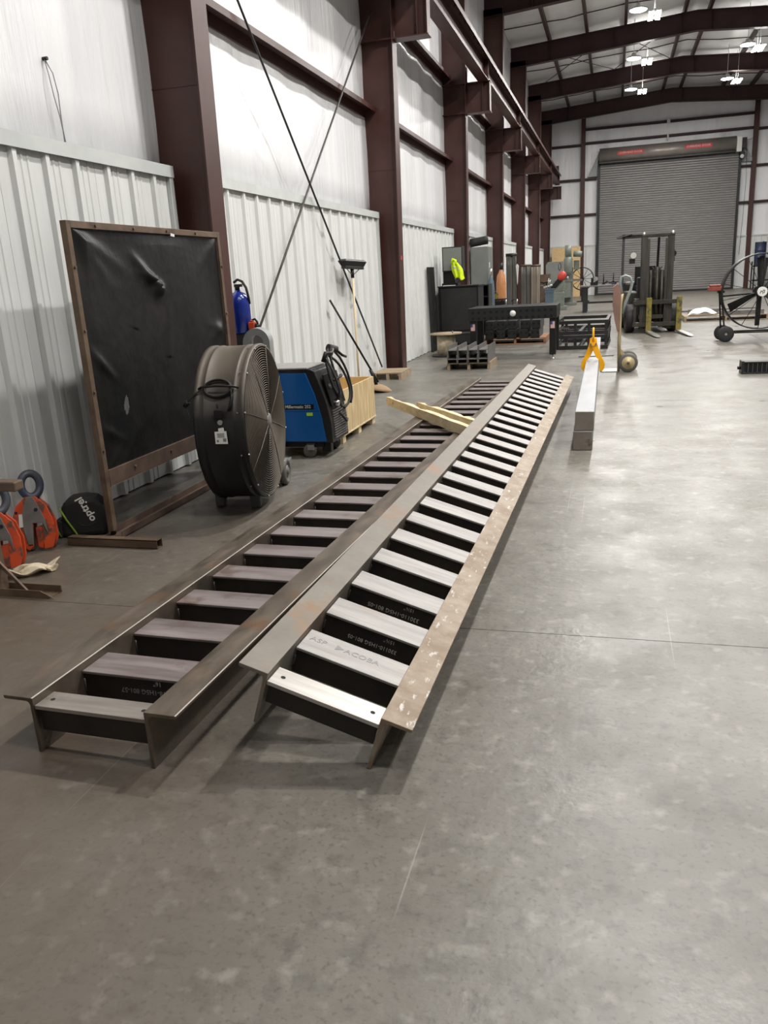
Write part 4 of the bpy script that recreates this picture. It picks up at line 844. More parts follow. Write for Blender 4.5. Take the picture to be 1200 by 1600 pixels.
# short I beams on a pallet in front of the table
pallet('pale wooden pallet under the short stacked steel beams', (-2.50, 12.50, 0), .68, .80, .105, 'oldwood', 6)
rows_ = ('lower', 'upper'); cols_ = ('leftmost', 'second from left', 'third from left', 'rightmost'); bm0 = None
for r_ in range(2):
    for c_ in range(4):
        lb = 'short grey steel beam, %s in the %s row on the pale pallet' % (cols_[c_], rows_[r_]); loc = (-2.405 + c_ * .162, 12.44 + .06 * r_, .1055 + r_ * .131)
        if bm0 is None:
            b_ = MB(); b_.box((-.078, 0, 0), (-.069, .80, .128)).box((.069, 0, 0), (.078, .80, .128)).box((-.069, 0, .058), (.069, .80, .068))
            bm0 = b_.build('steel_beam', 'worn'); bm0.location = loc; tag(bm0, lb, 'beam', 'short steel beams on the pallet')
        else:
            o = bm0.copy(); COL.objects.link(o); o.location = loc; o['label'] = lb
# drilled blocks on a reddish pallet under the table
pallet('reddish wooden pallet under the drilled black blocks behind the welding table', (-2.54, 16.72, 0), 1.24, 1.05, .125, 'redwood', 7)
b0 = None; nm = ('leftmost', 'second', 'third', 'fourth', 'rightmost')
for r_ in range(2):
    for c_ in range(5):
        lb = 'drilled black steel block, %s from the left in the %s row' % (nm[c_], rows_[r_]) if 0 < c_ < 4 else 'drilled black steel block, %s in the %s row' % (nm[c_], rows_[r_])
        loc = (-2.435 + c_ * .232 + (.02 if r_ and c_ > 2 else 0), 16.68 + .03 * (c_ % 2), .1255 + r_ * .178)
        if b0 is None:
            b0 = MB().box((-.085, 0, 0), (.085, .95, .172)).build('drilled_block', 'fixture', bev=.006); b0.location = loc; tag(b0, lb, 'block', 'drilled blocks on the reddish pallet')
        else:
            o = b0.copy(); COL.objects.link(o); o.location = loc; o['label'] = lb
# welded black frames beside the table
for r_, (z0, lab) in enumerate(((.0, 'lower welded black steel frame on the floor beside the welding table'), (.262, 'upper welded black steel frame beside the welding table'))):
    t = thing('steel_skid', lab, 'skid', (-1.06, 15.25, z0), -.03, 'stacked black frames beside the table'); dx = .02 * r_
    MB().box((dx, 0, 0), (.98, .06, .07)).build('front_rail', 'black2', t, bev=.003); MB().box((dx, 1.50, 0), (.98, 1.56, .07)).build('back_rail', 'black2', t, bev=.003)
    for x in (dx, .45, .92): MB().box((x, .061, .01), (x + .06, 1.499, .065)).build('long_rail', 'black2', t, bev=.003)
    MB().box((dx, 0, .195), (.98, .06, .255)).build('top_rail', 'black2', t, bev=.003); MB().box((.92, .061, .195), (.98, 1.56, .255)).build('top_rail', 'black2', t, bev=.003); MB().box((dx, 1.50, .195), (.919, 1.56, .255)).build('top_rail', 'black2', t, bev=.003); MB().box((dx, .061, .195), (dx + .06, 1.499, .255)).build('top_rail', 'black2', t, bev=.003)
    for x, y in ((dx, 0), (.22, 0), (.26 + .12, 0), (.62, 0), (.92, 0), (.92, .5), (.92, 1.0), (.92, 1.5), (dx, 1.5)): MB().box((x, y + .005, .0705), (x + .05, y + .055, .1945)).build('upright', 'black2', t, bev=.003)
    for x in (.1, .2): MB().box((x, -.004, .12), (x + .1, -.0005, .135)).box((x + .045, -.004, .08), (x + .055, -.0005, .135)).build('bracket', 'worn', t)
# black cabinet and wall cabinet
bc = thing('tool_cabinet', 'large black steel tool cabinet by the left wall', 'cabinet', (-3.37, 16.2, 0))
MB().box((0, 0, .06), (.80, .70, 1.20)).build('cabinet_body', 'black', bc, bev=.006); MB().box((.05, -.02, .36), (.77, -.0005, 1.17)).build('front_panel', 'black2', bc, bev=.004)
MB().box((.05, -.02, .10), (.77, -.0005, .34)).build('drawer_front', 'black2', bc, bev=.004); MB().box((.3, -.035, .30), (.70, -.0205, .315)).build('drawer_pull', 'worn', bc)
MB().box((-.01, -.03, 1.2005), (.82, .72, 1.225)).build('cabinet_top', 'black2', bc, bev=.003); MB().box((.1, .0, 1.2255), (.35, .03, 1.24)).build('edge_strip', 'white', bc)
os_ = thing('open_shelf', 'black open steel shelf behind the right end of the black tool cabinet', 'shelf', (-2.95, 17.85, 0))
for z in (.12, .55, .93, 1.17): MB().box((.021, .0, z), (.329, .50, z + .02)).build('shelf_board', 'black2', os_)
for x in (0, .33): MB().box((x, .0, .0), (x + .02, .50, 1.20)).build('side_panel', 'black2', os_)
MB().box((.021, .48, .141), (.329, .50, 1.169)).build('back_panel', 'black', os_)
for x in (.04, .7): MB().box((x, .05, 0), (x + .06, .65, .0595)).build('plinth', 'black', bc)
wc = thing('electrical_cabinet', 'upright charcoal cabinet on a narrow pedestal standing on the black tool cabinet', 'cabinet', (-3.28, 16.25, 1.2265))
MB().box((0, .0, .27), (.40, .30, .735)).build('cabinet_box', 'black2', wc, bev=.004); MB().box((.02, -.012, .29), (.385, -.0005, .715)).build('cabinet_door', 'locker', wc, bev=.003)
MB().box((.0, .05, .05), (.24, .28, .2695)).build('pedestal', 'black', wc); MB().box((-.02, .0, 0), (.30, .30, .05)).build('pedestal_base', 'black', wc); MB().cyl((.30, -.005, .02), (.30, -.005, .265), .008, 6).build('conduit', 'blue', wc)
vs = thing('safety_vest', 'fluorescent yellow safety vest hanging on the corner of the charcoal cabinet', 'vest', (-2.97, 16.19, 1.40))
def vf(u, v):
    wv = (.07 + .08 * v) * (1.0 + .25 * sin(5 * v)); return (-.06 + wv * (u - .45) * 1.7 + .10 * v, .03 * sin(12 * u + 3 * v) - .02 - .03 * sin(pi * u), .27 - .31 * v - .05 * abs(u - .5) + .03 * sin(7 * u))
MB().grid(vf, 20, 16).build('vest_fabric', 'vest', vs, solid=.006)
MB().grid(lambda u, v: tuple(Vector(vf(.25 + .55 * u, .28 + .13 * v)) + Vector((0, -.008, 0))), 10, 3).build('reflective_band', 'silver', vs, solid=.003)
MB().tube([(-.10, -.03, .25), (-.08, -.035, .33), (-.03, -.03, .30), (-.04, -.03, .22)], .03, 8).build('vest_collar', 'vest', vs)
b0 = None
for i in range(3):
    lb = 'dark square steel bar leaning upright on the wall, %s of three by the black cabinet' % ('left', 'middle', 'right')[i]
    if b0 is None: b0 = MB().add([(-.025, -.025, 0), (.025, -.025, 0), (.025, .025, 0), (-.025, .025, 0), (-.055, -.025, 1.60), (-.015, -.025, 1.60), (-.015, .025, 1.60), (-.055, .025, 1.60)], [(3, 2, 1, 0), (4, 5, 6, 7), (0, 1, 5, 4), (1, 2, 6, 5), (2, 3, 7, 6), (3, 0, 4, 7)]).build('steel_bar', 'black2'); o = b0
    else: o = b0.copy(); COL.objects.link(o)
    o.location = (-3.385, 15.55 + .22 * i, 0); tag(o, lb, 'bar', 'steel bars leaning on the wall')
sp = thing('cable_spool', 'low wooden cable spool with a wide tan top disc by the left wall', 'spool', (-2.95, 14.75, 0))
MB().lathe([(.29, .395), (.29, .42), (.0, .42)], n=32).lathe([(.0, .395), (.29, .395)], n=32).build('top_disc', 'oldwood', sp); MB().lathe([(.17, .03), (.17, .395)], n=28).build('spool_core', 'kraft', sp); MB().lathe([(.0, 0), (.27, 0), (.27, .03), (.0, .03)], n=32).build('bottom_disc', 'black2', sp)
MB().cyl((.14, -.1, .421), (.14, -.1, .46), .012, 8).build('bolt', 'worn', sp)
hs_ = MB().torus((0, 0, .02), (0, 0, 1), .26, .018, 36, 6).torus((.03, .02, .045), (.1, 0, 1), .23, .016, 36, 6).build('hose_coil', 'rubber', kind=None); hs_.location = (-2.75, 15.45, 0); tag(hs_, 'flat coil of black hose on the floor behind the cable spool', 'hose')
gl = thing('steel_locker', 'tall grey steel locker standing between two maroon columns', 'locker', (-3.42, 20.5, 0))
MB().box((0, 0, .08), (.42, .85, 2.05)).build('locker_body', 'locker', gl, bev=.006); MB().box((.4205, .03, .12), (.43, .41, 2.02)).build('locker_door', 'locker', gl); MB().box((.4205, .44, .12), (.43, .82, 2.02)).build('locker_door', 'locker', gl)
MB().box((0.02, .02, 0), (.40, .83, .0795)).build('plinth', 'black', gl); MB().box((.4305, .15, 1.55), (.434, .26, 1.68)).build('notice', 'white', gl)
db = MB().tube([(-.02, .02, .10), (.08, .05, .115), (.20, .06, .13), (.32, .08, .15), (.40, .10, .155)], .10, 12).build('duffel_bag', 'bag'); db.location = (-3.42, 20.6, 2.052); tag(db, 'black bundle lying on top of the tall grey locker', 'bag')
def bottle(label, loc, r, h, m, top, cat='bottle', nm='gas_bottle', grp=None):
    b_ = thing(nm, label, cat, loc, 0, grp); MB().lathe([(r * .92, 0), (r, .02), (r, h * .68), (r * .85, h * .8), (r * .4, h * .87), (r * .3, h * .9), (.0, h * .9)], n=20).build('bottle_body', m, b_)
    MB().cyl((0, 0, h * .9), (0, 0, h), r * .38, 10).build('cap', top, b_); return b_
bottle('peach gas cylinder with a dark cap standing by the fourth maroon column', (-2.92, 22.35, 0), .13, 1.66, 'peach', 'black2', 'cylinder', 'gas_cylinder')
bottle('slate blue gas cylinder standing beside the tall grey locker', (-2.90, 20.3, 0), .085, 1.52, 'bin', 'chrome', 'cylinder', 'gas_cylinder')
kt = thing('parts_cart', 'small black cart in front of the peach gas cylinder', 'cart', (-3.22, 21.5, 0))
MB().box((.02, 0, .72), (.50, .45, .76)).build('cart_top', 'black', kt); MB().box((.02, .0, .15), (.50, .45, .70)).build('cart_body', 'black', kt, bev=.01)
for x in (.05, .46):
    for y in (.05, .40): MB().cyl((x - .02, y, .07), (x + .02, y, .07), .07, 12).build('wheel', 'rubber', kt)
bottle('white topped red spray can on the small black cart', (-3.10, 21.65, .7605), .045, .40, 'reddome', 'white', 'can', 'spray_can')
yb = MB().box((-.07, -.06, 0), (.07, .06, .13)).tube([(-.05, 0, .13), (-.03, 0, .19), (.03, 0, .19), (.05, 0, .13)], .012, 6).build('yellow_tool_case', 'dullyellow'); yb.location = (-2.97, 21.58, .7605); tag(yb, 'small yellow tool case on the small black cart', 'case')
# curtain panels, bin
cp_ = [('tall dark grey curtain panel with a hooded top, left of three', -2.95, 25.0, .29, 1.92, 'hidedark'), ('shorter dark curtain panel, middle of three', -2.54, 25.1, .27, 1.60, 'hidedark'), ('brown grey curtain panel, right of three beside the blue grey bin', -2.24, 25.0, .26, 1.58, 'hide')]
for i, (lb, x, y, wv, h, m) in enumerate(cp_):
    t = thing('curtain_panel', lb, 'curtain', (x, y, 0), 0, 'rolled curtain panels')
    MB().grid(lambda u, v: (wv * (u - .5), -.035 - .02 * sin(9 * u + i) - .012 * sin(21 * u), .06 + (h - .12) * v), 18, 6).build('curtain_sheet', m, t, solid=.008)
    MB().cyl((-wv / 2 - .02, 0, h - .03), (wv / 2 + .02, 0, h - .03), .035 if i else .055, 10).build('top_roll', 'rustdark' if i else 'black2', t)
    for s in (-1, 1): MB().box((s * wv / 2 - .012, -.01, .02), (s * wv / 2 + .012, .014, h)).build('side_post', 'black2', t)
    MB().box((-wv / 2, -.15, 0), (wv / 2, .15, .02)).build('foot', 'black2', t)
rg = MB().grid(lambda u, v: (.07 * (u - .5) * (1.2 - v), .02 * sin(6 * u + 2 * v), -.55 * v + .05 * sin(pi * u)), 8, 10).build('white_rag', 'white', solid=.006); rg.location = (-2.77, 24.88, 1.58); tag(rg, 'pale rag hanging between the left and middle curtain panels', 'rag')
bn = thing('plastic_bin', 'blue grey plastic bin standing right of the curtain panels', 'bin', (-1.98, 27.0, 0))
MB().lathe([(.16, 0), (.19, .80), (.21, .80), (.21, .83), (.18, .83), (.17, .1), (.0, .1)], n=4, flat=True, X=RZ(pi / 4)).build('bin_body', 'bin', bn); MB().lathe([(.2, .72), (.205, .72), (.205, .76), (.2, .76)], n=4, flat=True, X=RZ(pi / 4)).build('rim_band', 'bin', bn)
MB().tube([(-.08, 0, .6), (-.06, .02, .95), (-.02, 0, 1.15)], .012, 6).tube([(.05, 0, .6), (.0, .0, 1.02), (.02, 0, 1.1)], .02, 6).build('offcuts', 'chrome', bn, kind='stuff')
# machines by the far left corner
ml = thing('milling_machine', 'grey green milling machine with a motor head in the far left corner', 'machine', (-1.75, 34.0, 0))
MB().box((-.32, -.35, 0), (.32, .40, .12)).build('machine_base', 'olive', ml, bev=.02); MB().box((-.17, -.05, .12), (.17, .30, 1.45)).build('machine_column', 'olive', ml, bev=.02); MB().box((-.14, -.5, 1.45), (.14, .35, 1.68)).build('ram', 'olive', ml, bev=.02)
MB().lathe([(.10, 1.15), (.15, 1.3), (.17, 1.45), (.17, 1.75), (.12, 1.85)], (0, -.5, 0), n=16).build('spindle_head', 'olive', ml); MB().cyl((0, -.5, 1.85), (0, -.5, 2.28), .13, 14).build('motor', 'olive', ml); MB().cyl((0, -.5, .98), (0, -.5, 1.15), .05, 10).build('quill', 'chrome', ml)
MB().box((-.55, -.62, .92), (.55, -.34, .98)).build('work_table', 'worn', ml); MB().box((-.12, -.6, .3), (.12, -.06, .91)).build('knee', 'olive', ml, bev=.01); MB().cyl((.2, -.4, 1.95), (.52, -.4, 1.92), .11, 12).build('feed_motor', 'olive', ml)
MB().box((.2, -.2, 1.35), (.42, .0, 1.7)).build('control_box', 'olive', ml, bev=.01); MB().torus((-.32, -.5, 1.5), (1, -.3, 0), .14, .014, 18, 5).build('hand_wheel', 'black2', ml)
sw = thing('cutoff_saw', 'black cutoff saw with a red domed cover in front of the milling machine', 'saw', (-2.05, 30.2, 0))
MB().box((-.35, -.25, 0), (.45, .3, .14)).build('saw_base', 'olive', sw, bev=.01); MB().box((-.25, -.15, .14), (.35, .2, .62)).build('saw_stand', 'olive', sw, bev=.02); MB().bar((-.28, -.05, .52), (.26, -.05, 1.10), .14, .17).build('saw_arm', 'black', sw)
MB().lathe([(.0, -.17), (.09, -.15), (.14, -.07), (.14, .05), (.10, .14), (.0, .18)], (.27, -.08, 1.17), (.5, 0, .75), 16).build('red_cover', 'reddome', sw); MB().box((.1, -.08, .65), (.36, .1, 1.0)).build('vise_block', 'olive', sw, bev=.02); MB().cyl((-.36, -.2, .80), (-.05, -.2, .88), .04, 8).build('steel_work', 'chrome', sw)
rr = thing('rust_cart', 'rusty brown steel cart with clutter beside the cutoff saw', 'cart', (-2.9, 31.0, 0))
MB().box((0, 0, .25), (.62, .5, .85)).build('cart_body', 'rustdark', rr, bev=.01); MB().box((0, .45, .86), (.62, .5, 1.25)).build('back_panel', 'rust', rr)
for x in (.06, .56): MB().cyl((x, .02, .12), (x, .48, .12), .12, 12).build('wheel', 'rubber', rr)
MB().tube([(.05, .1, .86), (.2, .15, 1.02), (.4, .1, .95), (.55, .2, 1.0), (.5, .3, .87)], .035, 6).build('hose_clutter', 'black', rr)
ob = MB().box((0, 0, 0), (1.42, .018, 2.44)).build('strand_board', 'osb'); ob.location = (-3.08, 43.3, 0); ob.rotation_euler = (-.06, 0, 0); tag(ob, 'tan strand board sheet leaning against the end wall', 'board')
gb = thing('machine_guard', 'dark rounded guard plate standing before the tan strand board', 'guard', (-2.55, 37.0, 0))
MB().prism([(-.33, 0), (.42, 0), (.42, 1.72), (-.24, 1.72), (-.33, 1.6)], 0, .05).build('guard_plate', 'locker', gb, bev=.01); MB().box((-.3, -.2, 0), (.4, .25, .05)).build('guard_foot', 'black2', gb)
def spokefan(name, label, loc, R, rz, spokes, m='black', grp=None):
    f_ = thing(name, label, 'fan', loc, rz, grp); return f_
f3 = thing('small_drum_fan', 'small black fan with a round spoked guard left of the roller door', 'fan', (-1.30, 36.5, 0))
MB().torus((0, 0, .95), (0, 1, 0), .46, .025, 36, 6).build('guard_ring', 'black', f3); MB().cyl((0, .02, .95), (0, -.05, .95), .08, 14).build('hub', 'black', f3)
for k in range(12): a = k * pi / 6; MB().cyl((.07 * cos(a), -.03, .95 + .07 * sin(a)), (.455 * cos(a), -.03, .95 + .455 * sin(a)), .01, 4).build('guard_spoke', 'black', f3)
MB().box((-.3, -.2, 0), (.3, .2, .04)).box((-.04, -.02, .04), (.04, .04, .5)).build('fan_stand', 'black', f3)
# far work table
ft = thing('work_table', 'dark steel work table with tools on it behind the black frames', 'table', (-1.06, 27.6, 0))
MB().box((0, 0, .80), (1.25, .95, .845)).build('table_top', 'worn', ft, bev=.003)
for x, y in ((.16, .05), (1.14, .05), (.16, .82), (1.14, .82)): MB().box((x - .07, y, 0), (x + .07, y + .10, .7995)).build('leg', 'black2', ft)
MB().box((.2, .06, .28), (1.10, .10, .34)).build('stretcher', 'black2', ft)
def clutter(nm, lab, cat, loc, parts, grp=None):
    t = thing(nm, lab, cat, loc, 0, grp)
    for pn, mb_, m_ in parts: mb_.build(pn, m_, t)
clutter('bench_vise', 'black bench vise at the left end of the far work table', 'vise', (-.62, 27.9, .8455), [('vise_body', MB().box((-.12, -.06, 0), (.12, .06, .10)).box((-.10, -.05, .10), (-.03, .05, .24)).box((.04, -.05, .10), (.12, .05, .24)), 'black'), ('vise_face', MB().cyl((.05, -.06, .20), (.05, -.08, .20), .07, 14), 'chrome')])
for i, (x, h) in enumerate(((-.33, .34), (-.02, .36))):
    clutter('threaded_rod', 'upright black rod on a base on the far work table, %s' % ('the left one' if i == 0 else 'the right one'), 'rod', (x, 28.3, .8455), [('rod', MB().cyl((0, 0, 0.02), (0, 0, h), .022, 6), 'black'), ('rod_base', MB().box((-.08, -.06, 0), (.08, .06, .02)), 'worn')], 'upright rods on the far work table')
clutter('tool_heap', 'pile of black clamps on the far work table', 'tools', (-.12, 27.85, .8455), [('clamp', MB().tube([(-.2, 0, .02), (-.1, .02, .12), (.0, 0, .04), (.1, -.02, .13), (.2, 0, .03)], .022, 6), 'black2'), ('clamp', MB().tube([(-.25, .1, .03), (-.05, .1, .09), (.1, .12, .03), (.25, .1, .10)], .02, 6), 'black'), ('blue_handle', MB().box((.05, -.05, .0), (.2, .03, .05)), 'mesh')])
# ------------------------------------------------------------------ forklift
fk = thing('forklift', 'old dirty black forklift with yellow fork shanks parked before the roller door', 'forklift', (.87, 18.55, 0), .10)
for s in (-1, 1):
    x = s * .27
    MB().box((x - .06, -.05, .08), (x + .06, -.035, 2.03)).box((x - .06, .055, .08), (x + .06, .07, 2.03)).box((x - .008, -.035, .08), (x + .008, .055, 2.03)).build('mast_rail', 'mast', fk, bev=.003)
    xi_ = s * .19; MB().box((xi_ - .03, -.03, .10), (xi_ + .03, .045, 1.93)).build('inner_mast_rail', 'mast', fk)
    MB().cyl((s * .115, .04, .12), (s * .115, .04, 1.30), .04, 10).build('lift_cylinder', 'fork', fk)
    MB().tube([(s * .06, .0, .55), (s * .06, .0, 1.32), (s * .10, .02, 1.36)], .018, 6).build('lift_chain', 'black', fk)
    MB().cyl((s * .29, -.045, 2.0), (s * .29, -.02, 2.06), .03, 8).build('mast_roller', 'forkshine', fk)
MB().box((-.33, -.06, 1.98), (.33, .06, 2.03)).build('mast_head', 'fork', fk, bev=.004); MB().box((-.35, -.04, .30), (.35, .06, .38)).build('mast_tie', 'fork', fk)
MB().cyl((0.02, .05, .2), (0.02, .05, 1.36), .045, 12).build('center_cylinder', 'fork', fk)
MB().box((-.48, -.13, .60), (.48, -.09, .69)).build('carriage_upper', 'fork', fk, bev=.004); MB().box((-.48, -.13, .14), (.48, -.09, .23)).build('carriage_lower', 'fork', fk, bev=.004)
for x in (-.46, -.16, .16, .42): MB().box((x, -.09, .16), (x + .05, -.055, .66)).build('carriage_bar', 'fork', fk)
for i, (x, dx) in enumerate(((-.155, .02), (.46, .03))):
    MB().box((x - .055, -.175, .06), (x + .055, -.131, .74)).build('fork_shank', 'dullyellow', fk, bev=.004)
    MB().add([(x - .055, -.175, .02), (x + .055, -.175, .02), (x + .055, -.131, .06), (x - .055, -.131, .06), (x - .055 + dx, -1.30, .022), (x + .045 + dx, -1.30, .022), (x + .055, -.175, .06), (x - .055, -.175, .06), (x - .03 + dx, -1.45, .022), (x + .03 + dx, -1.45, .022), (x + .055 + dx, -1.3, .035), (x - .055 + dx, -1.3, .035)],
             [(7, 6, 10, 11), (11, 10, 9, 8), (0, 1, 5, 4), (4, 5, 9, 8), (1, 6, 10, 5), (0, 7, 11, 4), (7, 6, 2, 3), (0, 1, 2, 3), (1, 6, 2), (0, 7, 3), (5, 10, 9), (4, 11, 8)]).build('fork_blade', 'forkshine', fk)
MB().box((-.50, .45, .25), (.34, 1.95, .85)).build('truck_body', 'fork', fk, bev=.03); MB().box((-.48, 1.75, .30), (.32, 2.25, 1.05)).build('counterweight', 'fork', fk, bev=.06); MB().box((-.42, .12, .22), (.34, .45, .72)).build('front_cowl', 'fork', fk, bev=.02)
MB().box((-.34, .40, .70), (.30, .52, 1.16)).build('dashboard', 'black2', fk, bev=.02); MB().torus((-.05, .70, 1.20), (0, -.5, 1), .17, .016, 24, 6).build('steering_wheel', 'black', fk); MB().cyl((-.05, .55, 1.05), (-.05, .70, 1.20), .02, 8).build('steering_column', 'black', fk)
MB().box((-.25, 1.15, .85), (.2, 1.6, .98)).box((-.25, 1.55, .98), (.2, 1.68, 1.40)).build('seat', 'black', fk, bev=.03)
for x in (-.68, .32): MB().bar((x + .02, .42, .78), (x + .05, .62, 2.02), .06, .05).build('guard_post', 'black', fk)
for x in (-.56, .22): MB().bar((x + .05, 1.85, .9), (x + .05, 1.70, 2.0), .06, .05).build('guard_post', 'black', fk)
for x in (-.66, .34): MB().bar((x + .03, .58, 2.03), (x + .03, 1.75, 2.03), .06, .06).build('guard_rail', 'black', fk)
for y in (.60, .85, 1.1, 1.35, 1.6, 1.74): MB().box((-.66, y - .02, 2.015), (.40, y + .02, 2.05)).build('guard_slat', 'black', fk)
MB().bar((-.74, .60, 2.0), (-.46, .50, 2.07), .14, .015).build('sun_visor', 'worn', fk)
for s, x in ((-1, -.46), (1, .36)):
    MB().cyl((x + .02, .45, 1.62), (x + .02, .38, 1.62), .06, 14, .075).build('headlight', 'worn', fk); MB().cyl((x + .02, .379, 1.62), (x + .02, .376, 1.62), .065, 14).build('headlight_lens', 'white' if s < 0 else 'black', fk); MB().box((x - .06, .42, 1.45), (x + .06, .5, 1.55)).build('light_bracket', 'black2', fk)
for s in (-1, 1):
    xx = -.53 if s < 0 else .36
    MB().lathe([(.14, -.09), (.28, -.09), (.305, -.06), (.305, .06), (.28, .09), (.14, .09), (.12, .04), (.0, .04)], (xx + .03, .28, .305), (-1 if s < 0 else 1, 0, 0), 28).build('front_tire', 'rubber', fk)
    MB().lathe([(.10, -.08), (.21, -.08), (.23, -.05), (.23, .05), (.21, .08), (.10, .08), (.0, .04)], (xx + .06, 1.85, .23), (-1 if s < 0 else 1, 0, 0), 24).build('rear_tire', 'rubber', fk)
# ------------------------------------------------------------------ big round fan on a cart, right edge
rf_ = thing('round_fan', 'big round black fan on a wheeled cart at the right edge, with a white hub', 'fan', (2.51, 16.0, 0), .05)
MB().lathe([(.635, -.13), (.655, -.13), (.655, .13), (.635, .13), (.635, -.13)], (0, 0, .86), (0, 1, 0), 64).build('fan_ring', 'black2', rf_)
for k in range(14):
    a = .2 + k * 2 * pi / 14; MB().tube([(.08 * cos(a), -.17, .86 + .08 * sin(a)), (.35 * cos(a), -.19, .86 + .35 * sin(a)), (.64 * cos(a), -.125, .86 + .64 * sin(a))], .006, 5).build('guard_spoke', 'black', rf_)
for R in (): MB().torus((0, -.18, .86), (0, 1, 0), R, .004, 40, 4).build('guard_wire', 'black', rf_)
MB().cyl((0, -.17, .86), (0, -.21, .86), .082, 24).build('hub_cover', 'white', rf_)
lg_ = MB().tube([(-.04, -.212, .83), (-.025, -.212, .875), (0, -.212, .86), (.015, -.212, .89), (.035, -.212, .88), (.03, -.212, .84), (.01, -.212, .85), (.005, -.212, .825)], .006, 5).build('hub_emblem', 'black', rf_)
MB().cyl((0, .0, .86), (0, .14, .86), .10, 18).build('motor', 'black', rf_); MB().box((-.035, .02, .26), (.035, .08, 1.46)).build('motor_post', 'black', rf_); MB().bar((-.6, .05, .80), (.6, .05, .86), .03, .03).build('cross_strut', 'black', rf_)
for k in range(3):
    X = T(0, .0, .86) @ RY(.55 + k * 2 * pi / 3); MB().add([(.09, -.04, -.04), (.09, .04, .04), (.57, .06, .085), (.57, -.05, -.085)], [(0, 1, 2, 3)], False, X).build('fan_blade', 'black2', rf_, solid=.004)
MB().bar((-.56, -.10, .15), (-.66, -.05, .90), .025, .025).build('cart_leg', 'black', rf_); MB().bar((-.58, .20, .15), (-.66, .12, .90), .025, .025).build('cart_leg', 'black', rf_); MB().bar((.60, .05, .15), (.66, .05, .90), .03, .03).build('cart_leg', 'black', rf_)
MB().bar((-.70, .04, .88), (-.59, .04, .88), .1, .04).build('pivot_bracket', 'black', rf_)
MB().cyl((-.56, -.12, .16), (.75, -.12, .16), .015, 8).build('cart_tube', 'black', rf_); MB().cyl((-.58, .22, .16), (.75, .22, .16), .015, 8).build('cart_tube', 'black', rf_)
for x in (-.55,):
    for y in (-.14, .24):
        w_ = MB().lathe([(.03, -.035), (.12, -.035), (.14, -.02), (.14, .02), (.12, .035), (.05, .03), (.0, .03)], (x, y, .14), (0, -1, 0), 26).build('wheel', 'rubber', rf_); MB().cyl((x, y - .031, .14), (x, y - .038, .14), .022, 10).build('wheel_hub', 'chrome', w_)
for y in (-.12, .22): MB().cyl((.72, y - .03, .14), (.72, y + .03, .14), .14, 20).build('wheel', 'rubber', rf_)
ox = MB().box((-.13, -.07, 0), (.10, .07, .075)).box((-.11, -.075, .075), (.08, .075, .11)).build('orange_motor_box', 'dullred', rf_, bev=.01); ox.location = (-.74, .04, .90)
rb = thing('radiator', 'low black radiator like steel box on the floor at the right edge', 'radiator', (1.62, 11.30, 0), .02)
MB().box((.05, 0, .02), (.75, .16, .145)).build('radiator_core', 'black', rb); MB().box((0.03, -.012, .138), (.77, .17, .155)).build('top_rail', 'black2', rb, bev=.003); MB().box((0.03, -.012, 0), (.77, .17, .019)).build('bottom_rail', 'black2', rb, bev=.003)
MB().box((.0, -.015, 0), (.03, .175, .165)).build('end_cap', 'black2', rb, bev=.004); MB().cyl((-.035, .08, .07), (0, .08, .07), .02, 10).build('pipe_stub', 'black', rb)
for i in range(12): MB().box((.08 + .055 * i, -.004, .022), (.085 + .055 * i, -.0005, .137)).build('fin', 'worn', rb)
pallet('weathered pallet loaded with scrap steel between the forklift and the round fan', (1.70, 21.45, 0), 1.9, 1.1, .13, 'oldwood', 7)
def scrap(label, nm, cat, loc, rz, mb_, m): o = mb_.build(nm, m); o.location = loc; o.rotation_euler = (0, 0, rz); tag(o, label, cat, 'scrap on the weathered pallet')
scrap('white plastic sack slumped on the left end of the scrap pallet', 'plastic_sack', 'sack', (2.12, 21.80, .132), .1, MB().grid(lambda u, v: (.36 * (u - .5) * 2 * (1 - .2 * v), -.2 + .40 * v, .004 + max(0.0, .17 * sin(pi * u) ** .6 * sin(pi * min(1, v * .9 + .05)) ** .5 + .02 * sin(14 * u + 9 * v))), 18, 12), 'white')
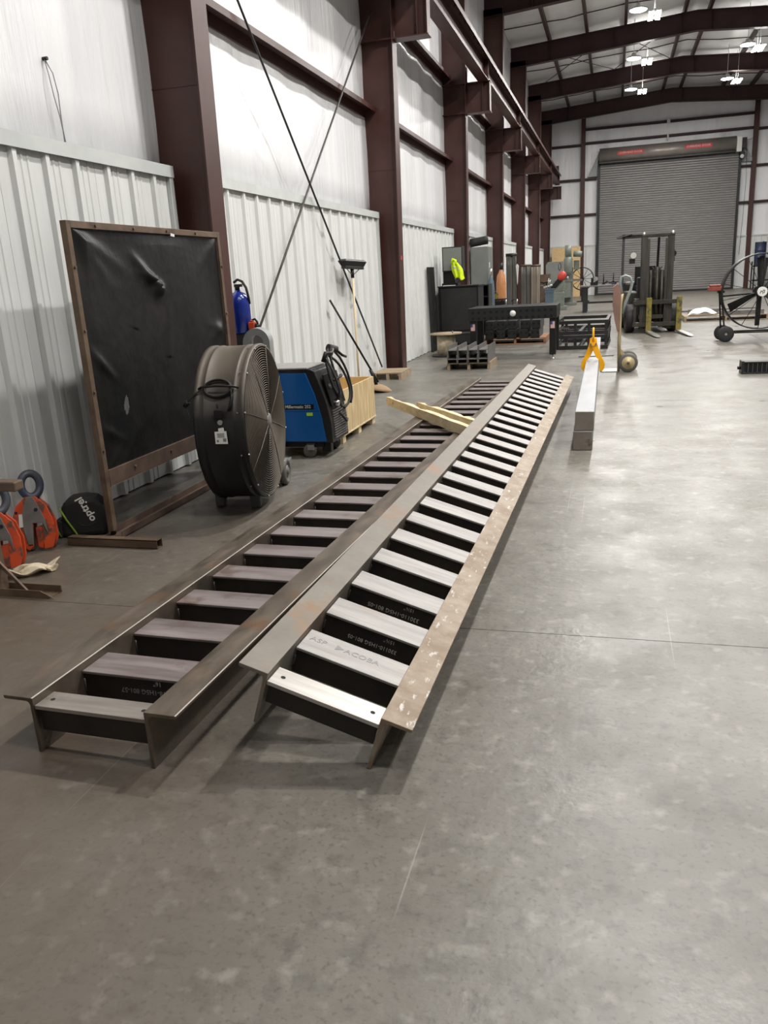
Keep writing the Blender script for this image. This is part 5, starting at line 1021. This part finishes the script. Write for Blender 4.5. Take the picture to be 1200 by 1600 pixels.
scrap('dark steel plate lying on the scrap pallet beside the white sack', 'steel_plate', 'plate', (3.0, 21.66, .131), .05, MB().box((-.45, -.15, 0), (.5, .15, .10)), 'worn')
scrap('grey steel channel across the back of the scrap pallet', 'steel_channel', 'channel', (2.55, 22.38, .131), .03, MB().box((-.7, -.08, 0), (.9, .08, .012)).box((-.7, -.08, .012), (.9, -.068, .11)).box((-.7, .068, .012), (.9, .08, .11)), 'worn')
scrap('flat grey steel sheet lying on the right end of the scrap pallet', 'steel_sheet', 'sheet', (2.95, 22.07, .131), .05, MB().box((-.4, -.18, 0), (.6, .18, .05)), 'tube')
sh = MB().box((-.9, -.4, 0), (.9, .4, .05)).build('steel_sheet', 'worn'); sh.location = (2.7, 26.0, 0); tag(sh, 'dark steel sheet lying flat on the floor behind the forklift', 'sheet')
# things seen through the round fan
rk = thing('steel_rack', 'dark steel rack against the end wall right of the roller door', 'rack', (6.3, 42.4, 0))
for z in (.35, 1.0): MB().box((0, 0, z), (2.0, .8, z + .06)).build('rack_shelf', 'black2', rk)
for x in (0, 1.94):
    for y in (0, .74): MB().box((x, y, 0), (x + .06, y + .06, 1.25)).build('rack_post', 'black2', rk)
for nm_, lb_, x_, h_, m_ in (('blue_drum', 'dark blue drum standing on the rack right of the roller door', 6.6, 1.05, 'mesh'), ('green_drum', 'grey green drum on the rack behind the round fan', 7.6, .85, 'olive')):
    d_ = thing(nm_, lb_, 'drum', (x_, 42.8, 1.0605)); MB().lathe([(.25, 0), (.26, .02), (.25, .04), (.25, h_ * .33), (.262, h_ * .35), (.25, h_ * .37), (.25, h_ * .63), (.262, h_ * .65), (.25, h_ * .67), (.25, h_ - .03), (.26, h_)], n=28).build('drum_body', m_, d_); MB().cyl((.12, 0, h_), (.12, 0, h_ + .02), .03, 10).build('bung_cap', 'black', d_)
cr2 = MB().box((0, 0, 0), (1.2, .8, .5)).build('wooden_box', 'oldwood', bev=.01); cr2.location = (6.6, 37.5, 0); tag(cr2, 'weathered wooden box on the floor behind the round fan', 'box')
